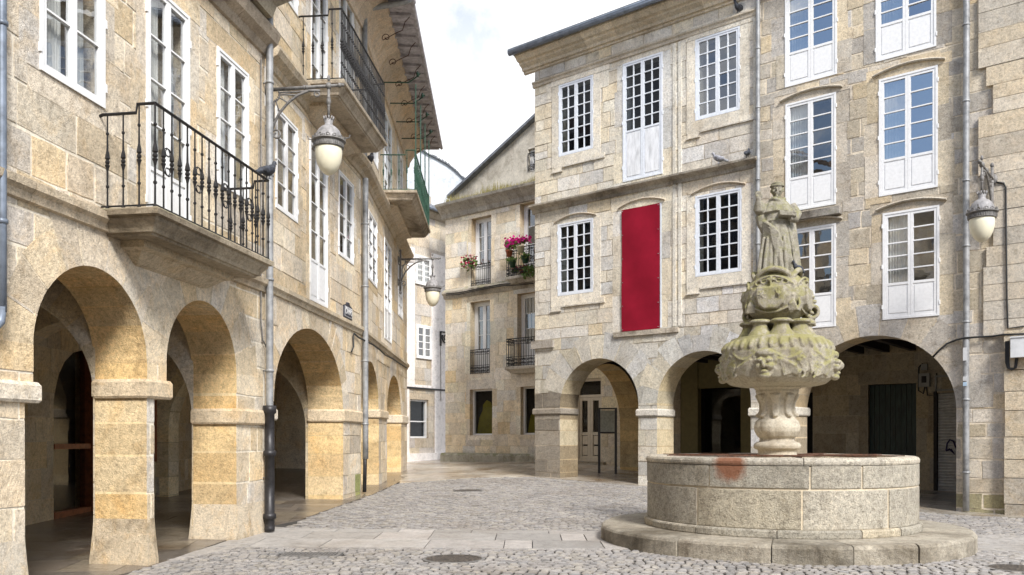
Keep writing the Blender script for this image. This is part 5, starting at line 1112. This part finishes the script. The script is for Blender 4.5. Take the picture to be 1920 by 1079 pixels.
# ================================================================== banner, signs, boxes, cables
r = WM[1]; b = MB(); t = thing('banner', FC.pt((r[0]+r[1])/2, r[2], 0), 'plain maroon cloth banner stretched over the middle window', 'banner')
u0, u1, z0, z1 = r[0]+.0, r[1]-.05, r[2]-.02, r[3]-.01; rows = []
for w_off in (.045, .035):
    rows.append([[FC.pt(u0+(u1-u0)*i/12, z0+(z1-z0)*j/24, w_off+.012*math.sin(i*.5+j*.3)) for i in range(13)] for j in range(25)])
b.grid(rows[0]); b.grid([list(reversed(q)) for q in rows[1]]); b.build('cloth', M['banner'], t, True)
b = MB()
for i in range(2):
    for j in range(6): b.ball(FC.pt(u0+.04+(u1-u0-.08)*i, z0+.05+(z1-z0-.1)*j/5, .06), .014, 6)
b.build('eyelet', M['pipe'], t)
su0, su1, sz0, sz1 = FB.rect(643,658,569,574,595,601); sm = (su0+su1)/2
t = thing('street_sign', FB.pt(sm, sz0, 0), 'small dark enamel street name plate with a scrolled top', 'street sign'); b = MB(); hw = (su1-su0)/2
pf = [(-hw,0),(hw,0),(hw,.98),(hw*.75,1.04),(hw*.45,1.08),(hw*.3,1.22),(.10,1.30),(-.10,1.30),(-hw*.3,1.22),(-hw*.45,1.08),(-hw*.75,1.04),(-hw,.98)]; sh_ = (sz1-sz0)
pf = [(x, z*sh_*.86) for x, z in pf]
b.grid([[FB.pt(sm+x, sz0+z, .0) for x, z in pf],[FB.pt(sm+x, sz0+z, .03) for x, z in pf],[FB.pt(sm+x*.94, sz0+.02+z*.96, .04) for x, z in pf]], 0, (1,1,1), True, True, True); b.build('plate', M['signblue'], t)
b = MB(); ring_box(b, FB, su0+.03, su1-.03, sz0+.03, sz0+.80*sh_, .039, .043, .012); b.build('border', M['lettering'], t)
for txt, fz in (('PRAZA DO', .55), ('CAMPO', .28)):
    cu = bpy.data.curves.new('lettering', 'FONT'); cu.body = txt; cu.size = .17 if hw > .3 else .12; cu.align_x = 'CENTER'; cu.extrude = .002; o = bpy.data.objects.new('lettering', cu); col.objects.link(o); o.parent = t
    q = FB.pt(sm, sz0+fz*sh_, .046) - t.location; o.location = q; cu.materials.append(M['lettering'])
    cu.size = min(.2, 2*hw*.8/(len(txt)*.62)); bpy.context.view_layer.update(); me = bpy.data.meshes.new_from_object(o.evaluated_get(bpy.context.evaluated_depsgraph_get())); bpy.data.objects.remove(o)
    o = bpy.data.objects.new('lettering', me); col.objects.link(o); o.parent = t; o.location = q; o.rotation_euler = (R(90), 0, math.atan2(FB.d.y, FB.d.x))
# info board in the arch over the lane
bx, by = 3.39, 30.3; zb = gz(bx,by); FN = Frame((bx,by), (1,-.12)); k = FPX/by; t = thing('notice_board', (bx,by,zb), 'black framed notice board on two posts under the lane arch', 'notice board')
hw = 15.5/k; b = MB()
for s in (-1,1): b.box(FN, s*hw-.045, s*hw+.045, -.1+zb, EYE+(HY-765)/k, -.04, .04)
b.box(FN, -hw+.046, hw-.046, EYE+(HY-768)/k, EYE+(HY-765)/k-.004, -.035, .035); b.box(FN, -hw+.046, hw-.046, EYE+(HY-810)/k-.06, EYE+(HY-810)/k, -.035, .035); b.build('post', M['paint_black'], t)
b = MB(); b.box(FN, -hw+.05, hw-.05, EYE+(HY-810)/k+.003, EYE+(HY-770)/k, -.02, .02); b.build('panel', M['paper'], t)
# boxes
mu = FCB.rect(1725,1745,702,700,727,725); t = thing('meter_box', FCB.pt(mu[0],mu[2],0), 'grey electricity meter box on the wall right of the green door', 'meter box'); b = MB()
b.box(FCB, mu[0], mu[1], mu[2], mu[3], .0, .16); o = b.build('case', M['boxgrey'], t); b = MB(); b.box(FCB, mu[0]+.08, mu[1]-.08, mu[2]+.12, mu[3]-.08, .161, .168); b.build('window', M['dark'], o)
b = MB(); b.box(FCB, mu[0]+.05, mu[0]+.22, mu[3]+.1, mu[3]+.28, 0, .1); b.build('switch', M['boxgrey'], t); b = MB(); b.tube([FCB.pt(mu[0]+.08,mu[3]+.3,.03), FCB.pt(mu[0]-.03,mu[3]+.2,.03), FCB.pt(mu[0]-.04,mu[2]-.1,.03), FCB.pt(mu[0]+.1,mu[2]-.2,.03), FCB.pt(mu[0]+.15,mu[2],.06)], .022, 5); b.tube([FCB.pt(mu[1]-.1,mu[2],.06), FCB.pt(mu[1]-.08,mu[2]-.25,.05), FCB.pt(mu[1]+.15,mu[2]-.28,.05), FCB.pt(mu[1]+.17,mu[3],.03)], .022, 5); b.build('cable', M['black'], t)
wb = FC.rect(1897,1925,634,630,671,671,.2); t = thing('junction_box', FC.pt(wb[0],wb[2],.2), 'white plastic junction box at the picture edge with a looped black cable', 'junction box'); b = MB()
b.box(FC, wb[0], wb[0]+.62, wb[2], wb[3]-.03, .18, .36); o = b.build('case', M['boxwhite'], t); b = MB(); b.box(FC, wb[0]-.01, wb[0]+.63, wb[3]-.029, wb[3]+.0, .17, .38); b.build('lid', M['boxwhite'], o)
b = MB(); V = lambda x, y, w=.2: FC.pt(*FC.uz(x, y, w), w)
for d in (0, 2.5, 5): b.tube([V(1886+d,640), V(1886+d,680), V(1889+d*.7,690), V(1897,694-d*.6), V(1905-d*.5,690), V(1908-d*.6,672)], .018, 6)
b.build('cable', M['black'], t)
def cable(name, pts, r, label, cat='cable', mat='black'):
    b = MB(); b.tube(pts, r, 6); return tag(b.build(name, M[mat], None, True), label, cat)
V1 = lambda x, y, w=.06: FC.pt(*FC.uz(x, y, w), w)
cable('cable_run', [V1(1749,670), V1(1760,658), V1(1775,645), V1(1792,638), V1(1809,634,.2), V1(1836,632,.1), V1(1860,631,.1), V1(1880,628,.18), V1(1905,627,.19), V1(1960,625,.19)], .024, 'thick black cable climbing from the wide arch to the junction box')
cable('lamp_cable', [V1(1868,342,.12), V1(1882,344,.1), V1(1886,352,.1), V1(1887,480,.1), V1(1888,560,.1), V1(1890,616,.1), V1(1920,612,.1)], .02, 'black cable dropping down the wall from the right lamp')
VB = lambda F, x, y, w=.05: F.pt(*F.uz(x, y, w), w)
cable('cable_run', [VB(FB,659,660), VB(FB,663,650), VB(FB,662,632), VB(FB,664,626), VB(FB,672,633)] + [VB(FC2,x,y,.13) for x, y in ((686,640),(700,647),(712,656),(722,666),(735,672),(748,681),(762,690))], .022, 'black cable bundle along the ledge of the deep-eaved house')
b = MB(); cz = [FE.uz(x, 0, .24)[0] for x in (836,860,900,940,975,1000)]
for dz in (0, .07): b.tube([FE.pt(u, zs_-.02-dz-.05*math.sin(i*1.7), .23) for i, u in enumerate(cz)], .022, 5)
tag(b.build('cable_run', M['black']), 'black cables lying along the ledge of the flower balcony house', 'cable')
t = thing('iron_bracket', FF.pt(FF.u(827), FF.uz(827,645)[1], 0), 'small curled iron bracket with a hanging wire at the lane end', 'bracket'); b = MB(); u = FF.u(827, .1); z = FF.uz(827,636)[1]; d3 = Vector((FF.d.x,FF.d.y,0))
b.box(FF, u-.05, u+.03, z-.35, z+.35, .05, .12); b.tube(spiral(FF.pt(u+.32,z+.05,.12), d3, Z3, .26, .05, 1.5, 26, 2.6), .035, 5); b.tube([FF.pt(u,z+.33,.12), FF.pt(u+.6,z+.33,.12)], .03, 5); b.build('scroll', M['iron'], t)
b = MB(); b.tube([FF.pt(u,z-.3,.08), FF.pt(u+.02,z-3.0,.08), FF.pt(u,FF.uz(826,735)[1],.08)], .012, 5); b.build('wire', M['greyiron'], t)

# ================================================================== flowers on house E, grass on its cornice
rf = random.Random(5)
def flower_pot(p, r, h, pot, label, petals, leaves, spread, droop, pmat='petal', shift=(0,0)):
    p = Vector(p); t = thing('flower_pot', p, label, 'flower pot', 'flower pots on the balconies'); b = MB()
    b.lathe(p, [(r*.7,0),(r*.95,h*.85),(r*1.08,h*.86),(r*1.1,h),(r*.95,h),(r*.9,h*.9)], 16); b.build('pot', M[pot], t, True)
    def blobs(n, size, mat, name, up):
        b = MB()
        for i in range(n):
            a = rf.uniform(0,6.28); q = spread[0]*rf.uniform(-1,1), spread[1]*rf.uniform(-1,1); zz = h + up + rf.gauss(0,.06) - droop*rf.random()**1.5
            c = p + Vector((FE.d.x*(q[0]+shift[0])+FE.n.x*(q[1]+.05), FE.d.y*(q[0]+shift[0])+FE.n.y*(q[1]+.05), zz+shift[1])); s = size*rf.uniform(.6,1.3)
            nrm = Vector((rf.gauss(0,1),rf.gauss(0,1),rf.gauss(0,1)+.6)).normalized(); x = nrm.orthogonal().normalized(); y = nrm.cross(x)
            b.face([c+x*s*math.cos(k*1.2566)+y*s*math.sin(k*1.2566)+nrm*(.25*s if k % 2 else -.1*s) for k in range(5)])
        if n: b.build(name, M[mat], t)
    blobs(leaves, .055, 'leaf', 'foliage', .02); blobs(petals, .05, pmat, 'blossom', .10)
zE1 = WE[0][2]; wE = .10
flower_pot(FE.pt(FE.u(888), FE.uz(888,502)[1], wE+.1), .13, .22, 'greenpot', 'green pot with trailing deep pink flowers on the narrow window rail', 90, 120, (.42,.12), .45, 'petal_red', (-.05,.1))
zt = FE.uz(975,522)[1]; wr = .60
flower_pot(FE.pt(FE.u(953,wr)+.05, FE.uz(953,482,wr)[1], wr), .15, .26, 'terracotta', 'terracotta pot at the corner of the flower balcony rail', 120, 40, (.25,.12), .1, 'petal', (.15,.15))
flower_pot(FE.pt(FE.u(976,wr), FE.uz(976,474,wr)[1], wr), .16, .26, 'cream', 'cream pot spilling magenta flowers over the balcony rail', 260, 70, (.62,.14), .12, 'petal', (-.1,.18))
flower_pot(FE.pt(FE.u(961,wr), FE.uz(961,502,wr)[1], wr), .15, .28, 'greenpot', 'lower dark green pot with pale leaves at the balcony corner', 0, 70, (.22,.14), .0)
flower_pot(FE.pt(FE.u(985,wr), FE.uz(985,494,wr)[1], wr), .16, .30, 'greenpot', 'dark green pot hung at mid rail of the flower balcony', 0, 60, (.2,.14), .05)
flower_pot(FE.pt(FE.u(981,.35), zt+.02, .35), .15, .2, 'terracotta', 'low pot with purple pink flowers on the balcony floor', 60, 120, (.5,.12), .0, 'petal_red')
flower_pot(FE.pt(FE.u(994,wr), FE.uz(994,512,wr)[1], wr), .12, .2, 'terracotta', 'pot of yellow green trailing leaves beside the stone corner', 0, 160, (.32,.12), .35)
b = MB()
for i in range(1500):
    u = rf.uniform(eL+.3, eR-2); k = math.sin(u*2.3)*.5+.5; w = rf.uniform(-.25,.45); h = rf.uniform(.10,.22+.5*k*rf.random()); c = FE.pt(u, zEc-.06, w); dx = rf.uniform(-.12,.12); s = rf.uniform(.012,.03); d = Vector((FE.d.x,FE.d.y,0))
    b.face([c-d*s, c+d*s, c+d*dx+Z3*(h+.08)])
tag(b.build('ledge_grass', M['palegrass']), 'dry grass growing along the cornice', 'grass', kind='stuff')

# ================================================================== sky, sun, camera
w = bpy.data.worlds.new('World'); scene.world = w; w.use_nodes = True; nt = w.node_tree; nt.nodes.clear()
SUN_EL, SUN_AZ = R(41), R(157)      # azimuth clockwise from +Y
sky = N(nt,'ShaderNodeTexSky', sky_type='NISHITA', sun_disc=False, sun_elevation=SUN_EL, sun_rotation=SUN_AZ, altitude=400, dust_density=1.5)
tc = N(nt,'ShaderNodeTexCoord').outputs['Generated']
mp = N(nt,'ShaderNodeMapping'); mp.inputs['Scale'].default_value = (1,1,1.7); mp.inputs['Location'].default_value = (.3,.1,.42); nt.links.new(tc, mp.inputs[0])
cn = noise(nt, mp.outputs[0], 2.6, 7, .58, .4); c2n = noise(nt, mp.outputs[0], 5.5, 7, .6, .5)
sx = N(nt,'ShaderNodeSeparateXYZ'); nt.links.new(tc, sx.inputs[0])
cov = N(nt,'ShaderNodeMath', operation='MULTIPLY_ADD'); nt.links.new(sx.outputs[1], cov.inputs[0]); cov.inputs[1].default_value = .42; nt.links.new(cn, cov.inputs[2])   # the cloud bank lies ahead, the sky behind is blue
mask = ramp(nt, cov.outputs[0], [(.34,(0,0,0)),(.50,(1,1,1))])
cloud = ramp(nt, c2n, [(.33,(3.3,3.65,4.1)),(.45,(4.7,4.8,4.95)),(.55,(6.0,6.0,6.0))])
cloud = mixc(nt, cloud, (6.6,6.6,6.65), ramp(nt, sx.outputs[2], [(.26,(1,1,1)),(.46,(0,0,0))]), 'MIX')      # brighter cloud low over the roofs
bg = N(nt,'ShaderNodeBackground'); bg.inputs[1].default_value = .10; nt.links.new(mixc(nt, sky.outputs[0], cloud, mask, 'MIX'), bg.inputs[0])
wo = N(nt,'ShaderNodeOutputWorld'); nt.links.new(bg.outputs[0], wo.inputs[0])
sl = bpy.data.lights.new('sun', 'SUN'); sl.energy = 2.3; sl.angle = R(14); sl.color = (1,.97,.92); so = bpy.data.objects.new('sun', sl); col.objects.link(so)
sd = Vector((math.sin(SUN_AZ)*math.cos(SUN_EL), math.cos(SUN_AZ)*math.cos(SUN_EL), math.sin(SUN_EL))); so.rotation_euler = (-sd).to_track_quat('-Z','Y').to_euler(); so.location = sd*60
cd = bpy.data.cameras.new('camera'); cam = bpy.data.objects.new('camera', cd); col.objects.link(cam); scene.camera = cam
cam.location = (0,0,EYE); cam.rotation_euler = (R(90),0,0); cd.sensor_width = 36; cd.lens = 36*FPX/1920; cd.shift_y = (HY-539.5)/1920; cd.clip_start = .1; cd.clip_end = 600
scene.view_settings.view_transform = 'Standard'; scene.view_settings.look = 'None'; scene.view_settings.exposure = 1.22; scene.view_settings.gamma = 1
scene.render.engine = 'CYCLES'; scene.cycles.use_denoising = True; scene.cycles.max_bounces = 8; scene.cycles.diffuse_bounces = 5; scene.cycles.glossy_bounces = 4; scene.cycles.transparent_max_bounces = 12
scene.cycles.caustics_reflective = False; scene.cycles.sample_clamp_indirect = 6
